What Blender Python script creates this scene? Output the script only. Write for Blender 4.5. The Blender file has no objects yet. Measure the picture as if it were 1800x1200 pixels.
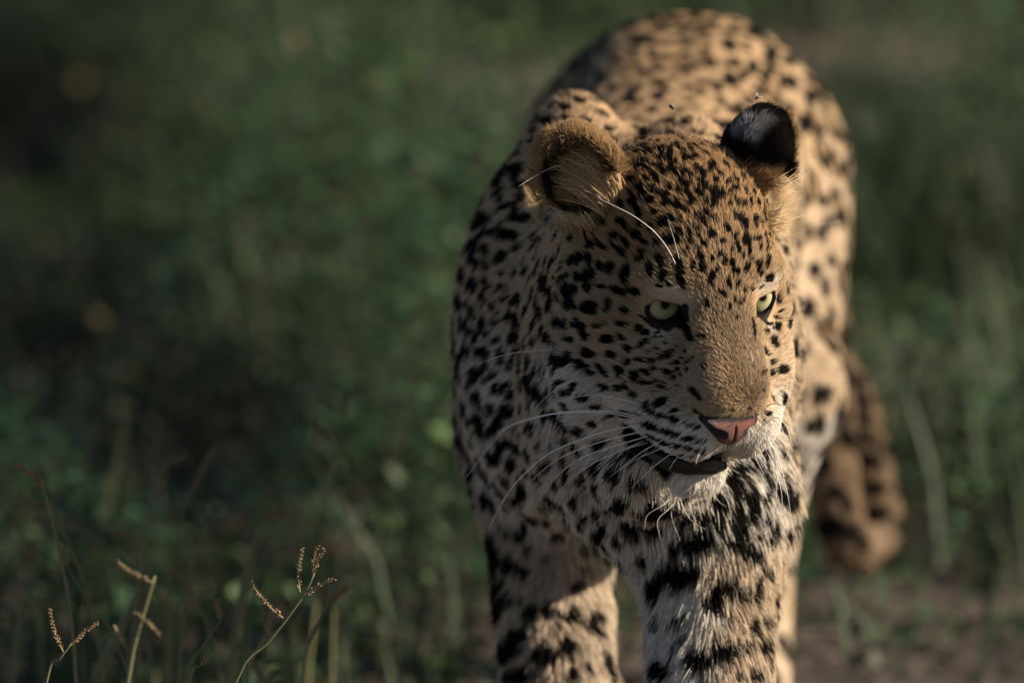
import bpy, bmesh, math
import numpy as np
from mathutils import Vector, Matrix

FUR = True
rng = np.random.default_rng(7)

# ------------------------------------------------------------------ camera, world, sun, exposure
PITCH = math.radians(9.5)
DIST = 7.4
HEAD = np.array([0.0, 0.0, 0.48])
FWD = np.array([0.0, math.cos(PITCH), -math.sin(PITCH)])
UPV = np.array([0.0, math.sin(PITCH), math.cos(PITCH)])
RGT = np.array([1.0, 0.0, 0.0])
CAM = HEAD - DIST * (FWD + RGT * (300 / 20000.0) + UPV * (80 / 20000.0))

scene = bpy.context.scene
cam_data = bpy.data.cameras.new('camera')
cam = bpy.data.objects.new('camera', cam_data)
scene.collection.objects.link(cam)
cam.location = CAM
cam.rotation_euler = (math.pi / 2 - PITCH, 0, 0)
cam_data.lens = 400
cam_data.sensor_width = 36
cam_data.clip_start = 0.1
cam_data.clip_end = 1500
cam_data.dof.use_dof = True
cam_data.dof.focus_distance = 7.33
cam_data.dof.aperture_fstop = 5.4
cam_data.dof.aperture_blades = 0
scene.camera = cam

SUN_DIR = Vector((0.90, -0.10, 0.46)).normalized()      # towards the sun
sun_el = math.asin(SUN_DIR.z)
sun_az = math.atan2(SUN_DIR.x, SUN_DIR.y)               # clockwise from +Y
world = bpy.data.worlds.new('World')
scene.world = world
world.use_nodes = True
nt = world.node_tree
bg = nt.nodes['Background']
sky = nt.nodes.new('ShaderNodeTexSky')
sky.sky_type = 'NISHITA'
sky.sun_disc = False
sky.sun_elevation = sun_el
sky.sun_rotation = sun_az
sky.altitude = 300
nt.links.new(sky.outputs['Color'], bg.inputs['Color'])
bg.inputs['Strength'].default_value = 0.045

sun_data = bpy.data.lights.new('sun', 'SUN')
sun = bpy.data.objects.new('sun', sun_data)
scene.collection.objects.link(sun)
sun.rotation_euler = SUN_DIR.to_track_quat('Z', 'Y').to_euler()
sun_data.energy = 5.0
sun_data.angle = math.radians(0.55)
sun_data.color = (1.0, 0.84, 0.64)

scene.view_settings.view_transform = 'Standard'
scene.view_settings.look = 'None'
scene.view_settings.exposure = 0.85
scene.view_settings.gamma = 1.0
scene.view_settings.use_curve_mapping = False
scene.render.engine = 'CYCLES'
scene.cycles.use_denoising = True
scene.cycles.max_bounces = 8
scene.cycles.diffuse_bounces = 6
scene.cycles.glossy_bounces = 3
scene.cycles.transmission_bounces = 4
scene.cycles_curves.shape = 'RIBBONS'
scene.cycles_curves.subdivisions = 2

def P(px, py, D):
    """where the sight line of photograph point (px, py) passes the plane y = D: used to place the skeleton"""
    r = FWD + RGT * ((px - 900) / 20000.0) + UPV * ((600 - py) / 20000.0)
    return CAM + r * ((D - CAM[1]) / r[1])

# ------------------------------------------------------------------ small helpers
def link(name, data, parent=None):
    o = bpy.data.objects.new(name, data)
    scene.collection.objects.link(o)
    if parent is not None:
        o.parent = parent
    return o

def tag(o, label=None, cat=None, group=None, kind=None):
    if label: o['label'] = label
    if cat: o['category'] = cat
    if group: o['group'] = group
    if kind: o['kind'] = kind
    return o

def mesh_np(name, v, f, mat=None, smooth=True):
    """mesh from numpy vertices and an (N,k) face array or list of faces"""
    me = bpy.data.meshes.new(name)
    if isinstance(f, np.ndarray):
        k = f.shape[1]
        me.vertices.add(len(v)); me.vertices.foreach_set('co', np.asarray(v, np.float32).ravel())
        me.loops.add(f.size); me.loops.foreach_set('vertex_index', f.ravel().astype(np.int32))
        me.polygons.add(len(f))
        me.polygons.foreach_set('loop_start', np.arange(0, f.size, k, dtype=np.int32))
        me.update(calc_edges=True)
    else:
        me.from_pydata([tuple(p) for p in v], [], f)
    me.validate()
    if smooth:
        me.polygons.foreach_set('use_smooth', np.ones(len(me.polygons), bool))
    if mat: me.materials.append(mat)
    return me

def set_color(me, col, name='Col'):
    a = me.color_attributes.new(name, 'FLOAT_COLOR', 'POINT')
    c = np.ones((len(col), 4), np.float32); c[:, :3] = col
    a.data.foreach_set('color', c.ravel())

def norm(v):
    v = np.asarray(v, float)
    return v / np.maximum(np.linalg.norm(v, axis=-1, keepdims=True), 1e-9)

def sstep(a, b, x):
    t = np.clip((x - a) / (b - a), 0, 1)
    return t * t * (3 - 2 * t)

def vnoise(p, scale, seed=0):
    """value noise in -1..1"""
    q = p * scale + seed * 17.31
    i = np.floor(q).astype(np.int64); f = q - i
    f = f * f * (3 - 2 * f)
    def h(a, b, c):
        n = (a * 374761393 + b * 668265263 + c * 2147483647 + seed * 974711) & 0xffffffff
        n = ((n ^ (n >> 13)) * 1274126177) & 0xffffffff
        n = ((n ^ (n >> 16)) * 2246822519) & 0xffffffff
        return ((n >> 8) & 0xffff) / 32767.5 - 1
    r = 0
    for dx in (0, 1):
        wx = f[:, 0] if dx else 1 - f[:, 0]
        for dy in (0, 1):
            wy = f[:, 1] if dy else 1 - f[:, 1]
            for dz in (0, 1):
                wz = f[:, 2] if dz else 1 - f[:, 2]
                r = r + wx * wy * wz * h(i[:, 0] + dx, i[:, 1] + dy, i[:, 2] + dz)
    return r

def tube(pts, radii, n=6, cap=True):
    """tapered tube along a polyline -> verts, faces"""
    pts = np.asarray(pts, float); m = len(pts)
    tan = norm(np.gradient(pts, axis=0))
    ref = np.array([0, 0, 1.0]) if abs(tan[0][2]) < 0.9 else np.array([1.0, 0, 0])
    v = []
    for i in range(m):
        a = norm(np.cross(tan[i], ref)); b = np.cross(a, tan[i])
        for k in range(n):
            t = 2 * math.pi * k / n
            v.append(pts[i] + radii[i] * (math.cos(t) * a + math.sin(t) * b))
    f = []
    for i in range(m - 1):
        for k in range(n):
            k2 = (k + 1) % n
            f.append([i * n + k, i * n + k2, (i + 1) * n + k2, (i + 1) * n + k])
    if cap:
        f.append(list(range(n))[::-1]); f.append([(m - 1) * n + k for k in range(n)])
    return np.array(v), f

def bez(pts, n=14):
    """Catmull-Rom through control points"""
    p = np.asarray(pts, float)
    p = np.vstack([2 * p[0] - p[1], p, 2 * p[-1] - p[-2]])
    out = []
    segs = len(p) - 3
    for s in range(segs):
        a, b, c, d = p[s:s + 4]
        for t in np.linspace(0, 1, max(2, n // segs + 1), endpoint=(s == segs - 1)):
            out.append(0.5 * ((2 * b) + (-a + c) * t + (2 * a - 5 * b + 4 * c - d) * t * t + (-a + 3 * b - 3 * c + d) * t ** 3))
    return np.array(out)

def mat_new(name):
    m = bpy.data.materials.new(name); m.use_nodes = True
    return m, m.node_tree, m.node_tree.nodes['Principled BSDF']

# ------------------------------------------------------------------ signed distance sculpting
def smin(a, b, k):
    h = np.clip(0.5 + 0.5 * (b - a) / k, 0, 1)
    return b * (1 - h) + a * h - k * h * (1 - h)

def smax(a, b, k):
    return -smin(-a, -b, k)

def ell(p, c, r, M=None):
    q = p - np.asarray(c)
    if M is not None: q = q @ M.T
    r = np.asarray(r, float)
    k0 = np.linalg.norm(q / r, axis=1); k1 = np.linalg.norm(q / (r * r), axis=1)
    return np.where(k1 > 1e-6, k0 * (k0 - 1) / np.maximum(k1, 1e-6), -r.min())

def cone(p, a, b, ra, rb):
    a = np.asarray(a, float); b = np.asarray(b, float)
    ab = b - a
    t = np.clip(((p - a) @ ab) / (ab @ ab), 0, 1)
    return np.linalg.norm(p - a - t[:, None] * ab, axis=1) - (ra + (rb - ra) * t)

def rotm(ax, ay, az):
    return np.array(Matrix.Rotation(az, 3, 'Z') @ Matrix.Rotation(ay, 3, 'Y') @ Matrix.Rotation(ax, 3, 'X'))

# head frame (centimetres): x to the animal's left (right in the picture), y forward, z up
YAW, HPIT, ROLL, HS = math.radians(24), math.radians(24), math.radians(4.5), 0.01
def head_rot():
    B = np.array([[1, 0, 0], [0, 0, 1], [0, 1, 0.]])
    cp, sp = math.cos(HPIT), math.sin(HPIT); X = np.array([[1, 0, 0], [0, cp, -sp], [0, sp, cp]])
    cy, sy = math.cos(YAW), math.sin(YAW); Y = np.array([[cy, 0, sy], [0, 1, 0], [-sy, 0, cy]])
    cr, sr = math.cos(ROLL), math.sin(ROLL); Z = np.array([[cr, -sr, 0], [sr, cr, 0], [0, 0, 1]])
    C = np.stack([RGT, UPV, -FWD], axis=1)
    return C @ (Z @ Y @ X @ B)
HR = head_rot()                       # columns: world directions of the head axes
EYE0 = P(1256, 535, -0.065)
def h2w(q): return EYE0 + (np.asarray(q, float) * HS) @ HR.T
def w2h(p): return ((np.asarray(p, float) - EYE0) @ HR) / HS
def hpix(px, py, y):
    """head coordinates of a sight line at head depth y"""
    a = w2h(P(px, py, -0.4)); b = w2h(P(px, py, 0.4))
    t = (y - a[1]) / (b[1] - a[1])
    return a + t * (b - a)

EYE_C = 3.27; EYE_Y = -1.25; EYE_R = 1.32
def eye_axes(s):
    f = norm(np.array([0.16 * s, 1.0, 0.05])); r = norm(np.cross(f, [0, 0, 1.0])); u = np.cross(r, f)
    return r, f, u

MOUTH = bez([(-3.7, 0.8, -9.2), (-3.1, 2.8, -9.1), (-1.9, 4.3, -8.95), (0, 4.9, -8.8), (1.9, 4.3, -8.95), (3.1, 2.8, -9.1), (3.7, 0.8, -9.2)], 36)

def sdf_head(q, ears=True):
    """q in head cm -> distance in cm"""
    q = q.copy(); q[:, 0] += 0.17 * np.maximum(0, q[:, 1] - 0.3)       # the muzzle is carried a little to one side
    ax = np.abs(q[:, 0]); s = np.stack([ax, q[:, 1], q[:, 2]], 1)
    d = ell(q, (0, -6.6, 2.0), (6.1, 6.6, 6.2))
    d = smin(d, ell(q, (0, -2.2, 1.4), (4.3, 3.6, 3.4)), 1.6)                 # forehead
    d = smin(d, ell(s, (4.1, -4.8, -2.6), (3.3, 4.2, 3.8)), 1.8)              # cheekbone
    d = smin(d, ell(s, (4.4, -5.4, -6.6), (3.2, 4.0, 3.8)), 2.0)              # jaw muscle
    d = smin(d, cone(q, (0, -1.5, 0.3), (0, 4.4, -3.9), 2.75, 2.82), 1.3)     # bridge of the nose
    d = smin(d, ell(s, (1.75, 3.6, -6.5), (2.25, 2.8, 2.3)), 0.9)             # whisker pads
    d = smin(d, ell(q, (0, 4.9, -5.7), (1.8, 1.7, 2.0)), 0.6)
    d = smin(d, ell(s, (3.1, -1.1, 1.65), (1.9, 1.4, 0.9)), 1.3)             # brow
    d = smin(d, cone(s, (2.4, 1.0, -2.6), (3.8, -3.0, -4.2), 1.5, 2.0), 1.2)  # cheek below the eye
    d = smin(d, ell(s, (2.6, 1.0, -6.5), (2.1, 3.6, 2.6)), 1.0)
    d = smin(d, ell(s, (3.5, -1.2, -5.0), (2.6, 3.8, 3.4)), 1.2)              # side of the muzzle
    qj = q + np.array([0.95, 0, 0]); sj = np.stack([np.abs(qj[:, 0]), q[:, 1], q[:, 2]], 1)
    jaw = smin(cone(sj, (2.3, -3.5, -8.6), (0.5, 2.8, -10.1), 2.0, 1.15), ell(qj, (0, 2.7, -10.4), (1.55, 1.5, 1.3)), 0.8)
    # slot of the mouth
    pads = d
    d = smin(d, jaw, 0.55)
    d = smin(d, ell(q, (1.55, 2.9, -7.6), (1.7, 2.3, 1.6)), 0.6)
    zc = np.interp(q[:, 1], [0.4, 2.8, 4.6, 5.8], [-9.2, -9.1, -8.95, -8.75])
    slot = np.maximum(np.abs(q[:, 2] - zc) - 0.40 * sstep(0.8, 2.6, q[:, 1]), 1.0 - q[:, 1])
    slot = np.maximum(slot, q[:, 0] - 0.75)
    d = smax(d, -slot, 0.2)
    # groove below the nose
    gr = np.maximum(np.maximum(ax - 0.10, 4.8 - q[:, 1]), np.abs(q[:, 2] + 7.6) - 1.1)
    d = smax(d, -gr, 0.25)
    # eyes
    for sg in (-1, 1):
        c = np.array([sg * EYE_C, EYE_Y, 0.0]); r, f, u = eye_axes(sg)
        e = q - c; U = (e @ r) * sg; F = e @ f; V = e @ u          # U points outwards
        near = np.abs(e).max(1) < 4.5
        d = np.where(near, smin(d, np.linalg.norm(e, axis=1) - (EYE_R + 0.22), 0.6), d)
        ap = np.sqrt((U - 0.0) ** 2 + (V + 0.10) ** 2) - 1.0
        lid = V - (0.40 + 0.12 * U)                                # upper lid
        ap = smax(ap, lid, 0.25)
        inner = np.sqrt(((U + 0.95) / 0.55) ** 2 + ((V + 0.62 ) / 0.22) ** 2) - 1
        ap = smin(ap, inner * 0.25, 0.2)
        ap = np.maximum(ap, 0.1 - F)
        d = np.where(near, smax(d, -ap, 0.16), d)
    if ears:
        for E in EARS: d = E(q, d)
    return d

def make_ear(base, tip, face, rw, rd, thick, open_, taper):
    """cupped ear: a bent shell; base, tip in head cm; face = direction the cup opens"""
    base = np.asarray(base, float); tip = np.asarray(tip, float)
    up = norm(tip - base); L = np.linalg.norm(tip - base)
    f = np.asarray(face, float); f = norm(f - (f @ up) * up); r = np.cross(f, up)
    c = base + up * L * 0.46
    M = np.stack([r, f, up])
    R = np.array([rw, rd, L * 0.60])
    def fn(q, d):
        near = np.linalg.norm(q - c, axis=1) < max(R) + 2.5
        qq = (q[near] - c) @ M.T
        qq[:, 0] *= 1 + taper * qq[:, 2] / L
        gap = smax(-0.45 - qq[:, 1], qq[:, 2] + L * 0.15, 0.2)
        outer = ell(qq, (0, 0, 0), R)
        inner = ell(qq, (0, open_, 0.0), R - thick)
        sh = smax(outer, -inner, 0.25)
        sh = smax(sh, qq[:, 1] - rd * 0.42, 0.3)                     # open front
        sh = smax(sh, -gap, 0.3)
        dd = d.copy()
        e = smin(d[near], sh, 0.7)
        cut = smax(inner, -(qq[:, 2] + L * 0.50), 0.5)
        e = smax(e, -cut, 0.3)
        dd[near] = e
        return dd
    fn.info = (c, M, R)
    return fn

EARS = [make_ear(hpix(1040, 362, -6.0), hpix(985, 234, -7.5), (-0.45, 1.0, 0.0), 2.8, 1.9, 0.5, 0.1, 0.1),
        make_ear(hpix(1314, 326, -6.5), hpix(1355, 200, -7.5), (0.9, -0.45, 0.1), 2.45, 2.1, 0.5, 0.1, 0.5)]

# ------------------------------------------------------------------ the body
def X(px, D): return P(px, 600, D)[0]
ST = np.array([  # D, picture column of the centre line, z of the centre, half width, half height, taper of the upper half
    (0.03, 1140, 0.392, 0.050, 0.060, 0.1),
    (0.10, 1125, 0.392, 0.075, 0.088, 0.2),
    (0.20, 1108, 0.395, 0.088, 0.112, 0.4),
    (0.32, 1108, 0.398, 0.092, 0.122, 0.35),
    (0.48, 1128, 0.396, 0.093, 0.118, 0.1),
    (0.65, 1160, 0.400, 0.093, 0.113, 0.0),
    (0.82, 1188, 0.408, 0.093, 0.114, 0.0),
    (0.98, 1205, 0.417, 0.090, 0.112, 0.0),
    (1.10, 1220, 0.420, 0.068, 0.088, 0.0),
])
STX = np.array([X(a[1], a[0]) for a in ST])
def torso(p):
    y = p[:, 1]
    yc = np.clip(y, ST[0, 0], ST[-1, 0])
    cx = np.interp(yc, ST[:, 0], STX); cz = np.interp(yc, ST[:, 0], ST[:, 2])
    hw = np.interp(yc, ST[:, 0], ST[:, 3]); hh = np.interp(yc, ST[:, 0], ST[:, 4])
    dx = (p[:, 0] - cx); dz = p[:, 2] - cz
    hw = hw * (1 - np.interp(yc, ST[:, 0], ST[:, 5]) * sstep(-0.4, 1.1, dz / hh))
    ex = np.interp(yc, [0.3, 0.7], [2.0, 2.6])
    k0 = (np.abs(dx / hw) ** ex + np.abs(dz / hh) ** ex) ** (1 / ex)
    k = np.sqrt(k0 ** 2 + ((y - yc) / 0.07) ** 2)
    g = np.sqrt((dx / hw ** 2) ** 2 + (dz / hh ** 2) ** 2 + ((y - yc) / 0.07 ** 2) ** 2) / np.maximum(k, 1e-6)
    return np.where(k > 1e-3, (k - 1) / np.maximum(g, 1e-3), -0.06)

def pt(px, D, z): return np.array([X(px, D), D, z])
LEGS = {
 'foreR': [pt(1015, 0.27, 0.47), pt(955, 0.34, 0.335), pt(985, 0.22, 0.150), pt(990, 0.205, 0.05), pt(990, 0.15, 0.028)],
 'foreL': [pt(1190, 0.17, 0.44), pt(1248, 0.095, 0.330), pt(1252, 0.012, 0.150), pt(1250, 0.00, 0.05), pt(1250, -0.06, 0.028)],
 'hindL': [pt(1310, 0.96, 0.42), pt(1350, 0.78, 0.285), pt(1335, 0.90, 0.155), pt(1338, 0.80, 0.045), pt(1338, 0.74, 0.025)],
 'hindR': [pt(1090, 0.98, 0.42), pt(1020, 0.98, 0.270), pt(1005, 1.10, 0.150), pt(1005, 1.02, 0.045), pt(1005, 0.96, 0.025)],
}
RAD = {'fore': [0.052, 0.044, 0.033, 0.026, 0.030], 'hind': [0.075, 0.048, 0.024, 0.022, 0.028]}
TAIL = bez([pt(1245, 1.14, 0.47), pt(1330, 1.24, 0.44), pt(1420, 1.22, 0.36), P(1458, 760, 1.15),
            P(1466, 860, 1.12), P(1484, 940, 1.11), P(1518, 968, 1.12), P(1540, 915, 1.14), P(1527, 830, 1.17), P(1508, 735, 1.19), P(1491, 656, 1.20)], 45)
tl = np.linspace(0, 1, len(TAIL)); TAILR = np.interp(tl, [0, 0.15, 0.8, 0.95, 1], [0.026, 0.0185, 0.0175, 0.0155, 0.008])
NECK_A = pt(1112, 0.24, 0.435); NECK_B = h2w((0, -8.5, -1.0))

PARTS = []   # name, function, flow direction, blend
def add_part(name, fn, flow, k): PARTS.append((name, fn, np.asarray(flow, float), k))
add_part('torso', torso, (0.05, 1, -0.35), 0.02)
add_part('neck', lambda p: cone(p, NECK_A, NECK_B, 0.088, 0.064), (0, 0.75, -0.65), 0.05)
add_part('breast', lambda p: cone(p, pt(1125, 0.08, 0.41), pt(1130, 0.09, 0.36), 0.058, 0.05), (0, 0.15, -1), 0.04)
for nm, xs in (('shoulderR', 932), ('shoulderL', 1272)):
    add_part(nm, lambda p, xs=xs: ell(p, pt(xs, 0.25, 0.405), (0.045, 0.085, 0.105)), (0, 0.55, -0.75), 0.045)
add_part('bladeR', lambda p: ell(p, P(1008, 255, 0.31) + np.array([0, 0, -0.012]), (0.032, 0.075, 0.045)), (0, 0.9, -0.45), 0.04)
add_part('bladeL', lambda p: ell(p, P(1210, 300, 0.27) + np.array([0, 0, -0.012]), (0.032, 0.075, 0.045)), (0, 0.9, -0.45), 0.04)
for nm, L in LEGS.items():
    R = RAD[nm[:4]]
    for i in range(4):
        fl = (0, 0.25, -1) if i < 3 else (0, -0.8, -0.5)
        add_part(nm + str(i), lambda p, a=L[i], b=L[i + 1], ra=R[i], rb=R[i + 1]: cone(p, a, b, ra, rb), fl, (0.045 if nm[:4] == 'fore' else 0.03) if i < 2 else 0.012)
    paw = L[4]
    add_part(nm + 'paw', lambda p, c=paw: ell(p, c + np.array([0, -0.008, 0]), (0.040, 0.052, 0.030)), (0, -1, -0.4), 0.015)
    for t in (-1.5, -0.5, 0.5, 1.5):
        add_part(nm + 'toe', lambda p, c=paw, t=t: ell(p, c + np.array([t * 0.018, -0.048 + abs(t) * 0.008, -0.006]), (0.012, 0.022, 0.019)), (0, -1, -0.4), 0.006)
for nm, x in (('thighL', 1325), ('thighR', 1115)):
    add_part(nm, lambda p, c=pt(x, 0.92, 0.375): ell(p, c, (0.05, 0.10, 0.105)), (0, 0.5, -0.8), 0.04)
def tail_fn(p):
    d = np.full(len(p), 9.0)
    near = (p[:, 1] > 1.0)
    if near.any():
        q = p[near]; dd = np.full(len(q), 9.0)
        for i in range(0, len(TAIL) - 1):
            dd = np.minimum(dd, cone(q, TAIL[i], TAIL[i + 1], TAILR[i], TAILR[i + 1]))
        d[near] = dd
    return d
add_part('tail', tail_fn, (0, 0, 0), 0.02)

def sdf_body(p, collect=False):
    d = None; W = []
    for nm, fn, fl, k in PARTS:
        di = fn(p)
        if collect: W.append(di)
        d = di if d is None else smin(d, di, k)
    return (d, W) if collect else d

def sdf(p):
    d = sdf_body(p)
    q = w2h(p)
    near = (np.abs(q - np.array([0, -3, -1.5])) < np.array([15, 16, 16])).all(1)
    if near.any():
        d = d.copy()
        h = sdf_head(q[near]) * HS
        d[near] = smin(d[near], h, 0.028) if False else np.where(
            q[near][:, 1] > -1.5, np.minimum(h, smin(d[near], h, 0.004)), smin(d[near], h, 0.004 + 0.022 * sstep(-1.5, -7, q[near][:, 1]) * sstep(3, -2, q[near][:, 2])))
    return d

def gradient(fn, p, e):
    k = np.array([[1, -1, -1], [-1, -1, 1], [-1, 1, -1], [1, 1, 1]], float)
    g = 0
    for kk in k: g = g + kk * fn(p + kk * e)[:, None]
    return norm(g)

def surface_nets(fn, lo, hi, h, block=4):
    """isosurface of fn, evaluated only near the surface"""
    lo = np.asarray(lo, float); n = np.ceil((np.asarray(hi) - lo) / (h * block)).astype(int)
    N = n * block + 1
    H = h * block
    ci = np.stack(np.meshgrid(*[np.arange(k) for k in n], indexing='ij'), -1).reshape(-1, 3)
    cc = lo + (ci + 0.5) * H
    cd = np.concatenate([fn(c) for c in np.array_split(cc, max(1, len(cc) // 200000))])
    F = np.repeat(np.repeat(np.repeat(cd.reshape(n), block, 0), block, 1), block, 2).astype(np.float32)
    F = np.pad(F, ((0, 1),) * 3, mode='edge')
    act = ci[np.abs(cd) < H * 1.35]
    loc = np.stack(np.meshgrid(*[np.arange(block + 1)] * 3, indexing='ij'), -1).reshape(-1, 3)
    idx = (act[:, None, :] * block + loc[None]).reshape(-1, 3)
    flat = np.unique(np.ravel_multi_index(idx.T, N))
    ijk = np.stack(np.unravel_index(flat, N), 1)
    pts = lo + ijk * h
    val = np.concatenate([fn(c) for c in np.array_split(pts, max(1, len(pts) // 200000))])
    F.ravel()[flat] = val
    S = F < 0
    cnt = np.zeros(tuple(k - 1 for k in N), np.uint8)
    for dx in (0, 1):
        for dy in (0, 1):
            for dz in (0, 1):
                cnt += S[dx:N[0] - 1 + dx, dy:N[1] - 1 + dy, dz:N[2] - 1 + dz]
    cells = np.argwhere((cnt > 0) & (cnt < 8))
    vid = np.full(cnt.shape, -1, np.int64); vid[tuple(cells.T)] = np.arange(len(cells))
    corners = [(a, b, c) for a in (0, 1) for b in (0, 1) for c in (0, 1)]
    cv = np.stack([F[cells[:, 0] + a, cells[:, 1] + b, cells[:, 2] + c] for a, b, c in corners], 1)
    acc = np.zeros((len(cells), 3)); num = np.zeros(len(cells))
    for i in range(8):
        for j in range(i + 1, 8):
            A, B = np.array(corners[i]), np.array(corners[j])
            if np.abs(A - B).sum() != 1: continue
            m = (cv[:, i] < 0) != (cv[:, j] < 0)
            t = cv[m, i] / (cv[m, i] - cv[m, j])
            acc[m] += A + t[:, None] * (B - A); num[m] += 1
    V = lo + (cells + acc / num[:, None]) * h
    quads = []
    for ax in range(3):
        a1, a2 = [(1, 2), (2, 0), (0, 1)][ax]
        sl0 = [slice(1, -1)] * 3; sl0[ax] = slice(0, -1)
        sl1 = [slice(1, -1)] * 3; sl1[ax] = slice(1, None)
        A, B = S[tuple(sl0)], S[tuple(sl1)]
        e = np.argwhere(A != B)
        if not len(e): continue
        fl = A[tuple(e.T)]
        off = np.ones(3, int); off[ax] = 0
        e = e + off
        d1 = np.zeros(3, int); d1[a1] = 1; d2 = np.zeros(3, int); d2[a2] = 1
        q = np.stack([vid[tuple((e - d1 - d2).T)], vid[tuple((e - d2).T)], vid[tuple(e.T)], vid[tuple((e - d1).T)]], 1)
        q[~fl] = q[~fl][:, ::-1]
        quads.append(q)
    Q = np.concatenate(quads)
    return V, Q[(Q >= 0).all(1)]

def project(fn, v, e, it=2, lim=0.003):
    for _ in range(it):
        g = gradient(fn, v, e)
        v = v - g * np.clip(fn(v), -lim, lim)[:, None]
    return v

def refine(V, Q, sel):
    """subdivide the selected quads (keeping the mesh closed)"""
    bm = bmesh.new()
    me = mesh_np('tmp', V, Q) if isinstance(Q, np.ndarray) else mesh_np('tmp', V, Q)
    bm.from_mesh(me); bpy.data.meshes.remove(me)
    bm.verts.ensure_lookup_table()
    co = np.array([v.co for v in bm.verts])
    s = sel(co)
    ed = [e for e in bm.edges if s[e.verts[0].index] and s[e.verts[1].index]]
    bmesh.ops.subdivide_edges(bm, edges=ed, cuts=1, use_grid_fill=True)
    bm.verts.index_update()
    V2 = np.array([v.co for v in bm.verts]); F2 = [[v.index for v in f.verts] for f in bm.faces]
    bm.free()
    return V2, F2

import time
T0 = time.time()
V, Q = surface_nets(sdf, (-0.25, -0.24, -0.01), (0.42, 1.34, 0.66), 0.0032)
V = project(sdf, V, 0.0015)
def in_head(co):
    q = w2h(co)
    return (np.abs(q - np.array([0, -1.5, -1.0])) < np.array([9.5, 10.5, 11])).all(1) | (np.linalg.norm(q - EARS[0].info[0], axis=1) < 5.5) | (np.linalg.norm(q - EARS[1].info[0], axis=1) < 5.5)
V, F = refine(V, Q, in_head)
hm = in_head(V); V[hm] = project(sdf, V[hm], 0.0006)
def in_face(co):
    q = w2h(co)
    m = (np.abs(q - np.array([0, 4.5, -7.0])) < np.array([4.5, 4.5, 4.0])).all(1)
    for sg in (-1, 1): m |= np.linalg.norm(q - np.array([sg * EYE_C, -0.5, -0.1]), axis=1) < 2.4
    return m
V, F = refine(V, F, in_face)
fm = in_face(V); V[fm] = project(sdf, V[fm], 0.0003)
print('mesh', len(V), len(F), time.time() - T0)

# ------------------------------------------------------------------ per vertex data for skin and fur
NRM = np.concatenate([gradient(sdf, c, 0.0012) for c in np.array_split(V, 4)])
Dbody, Wb = sdf_body(V, True)
Qv = w2h(V)
dhead = np.full(len(V), 9.0)
nearh = (np.abs(Qv - np.array([0, -3, -1.5])) < np.array([14, 14, 14])).all(1)
dhead[nearh] = sdf_head(Qv[nearh]) * HS
HW = sstep(0.012, -0.004, dhead - np.minimum(Dbody, 0.02))                 # 1 on the head
names = [p[0] for p in PARTS]
flow = np.zeros((len(V), 3)); wsum = np.zeros(len(V)); legd = np.full(len(V), 9.0); taild = np.full(len(V), 9.0)
for (nm, fn, fl, k), w in zip(PARTS, Wb):
    a = np.exp(-np.clip(w, 0, 1) / 0.012)
    if nm == 'tail':
        i = ((V[:, None, :] - TAIL[None, ::3]) ** 2).sum(2).argmin(1) if len(V) < 1 else None
        taild = w
        continue
    flow += a[:, None] * norm(fl); wsum += a
    if nm[:4] in ('fore', 'hind') and not nm.endswith('0'): legd = np.minimum(legd, w)
flow /= np.maximum(wsum, 1e-6)[:, None]
istail = taild < np.min([w for (p, w) in zip(PARTS, Wb) if p[0] != 'tail'], axis=0)
ti = np.nonzero(istail)[0]
TT = norm(np.gradient(TAIL, axis=0))
j = ((V[ti][:, None] - TAIL[None]) ** 2).sum(2).argmin(1)
flow[ti] = TT[j]
TAILT = np.zeros(len(V)); TAILT[ti] = j / len(TAIL)
# head flow: away from the nose, parted along the bridge
fh = norm(Qv - np.array([0, 9.0, -4.5]))
fh[:, 2] += np.where(Qv[:, 2] < -5, -0.5, 0.0) + 0.25 * sstep(-1, 2, Qv[:, 2]); fh[:, 0] += 0.35 * np.sign(Qv[:, 0]) * sstep(1.0, 3.0, np.abs(Qv[:, 0]))
fh = fh @ HR.T
flow = flow * (1 - HW[:, None]) + norm(fh) * HW[:, None]
earw = np.zeros(len(V))
for E in EARS:
    c, M, R = E.info
    e = (Qv - c) @ M.T
    k = np.linalg.norm(e / (R + 0.6), axis=1)
    w = sstep(1.15, 0.95, k) * sstep(-0.75, -0.3, e[:, 2] / R[2])
    earw = np.maximum(earw, w)
    flow = flow * (1 - w[:, None]) + w[:, None] * ((M[2] + 0.5 * M[0] * np.sign(e[:, :1])) @ HR.T)
LEGW = sstep(0.02, 0.0, legd - Dbody)

# hair length in metres
Lh = 0.0092 * np.ones(len(V))
x, y, z = Qv.T
Lh = Lh - 0.0022 * sstep(2.8, 1.8, np.abs(x)) * sstep(-1.0, 1.0, y)
Lh = Lh + 0.006 * sstep(-3, -7, y) * sstep(0, -4, z) + 0.0025 * sstep(-9.6, -10.6, z) + 0.003 * sstep(2, 6, z) * sstep(-3, -7, y)
Lh *= 1 - 0.25 * sstep(1.5, 4, y) * sstep(-9.6, -9.0, z)
for sg in (-1, 1):
    Lh *= 1 - 0.68 * sstep(2.8, 1.5, np.linalg.norm(Qv - np.array([sg * EYE_C, 0, 0]), axis=1))
Lh = Lh * (1 - earw) + 0.0105 * earw
Lb = 0.0125 - 0.0045 * sstep(0.4, 0.6, V[:, 1]) + 0.0042 * sstep(0.35, 0.1, V[:, 1]) * sstep(0.44, 0.36, V[:, 2]) + 0.0005 * LEGW
Lb *= 0.45 + 0.55 * sstep(0.03, 0.16, V[:, 2])
Lb = np.where(istail, 0.011, Lb)
LEN = Lb * (1 - HW) + Lh * HW
HQ = HW

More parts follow.
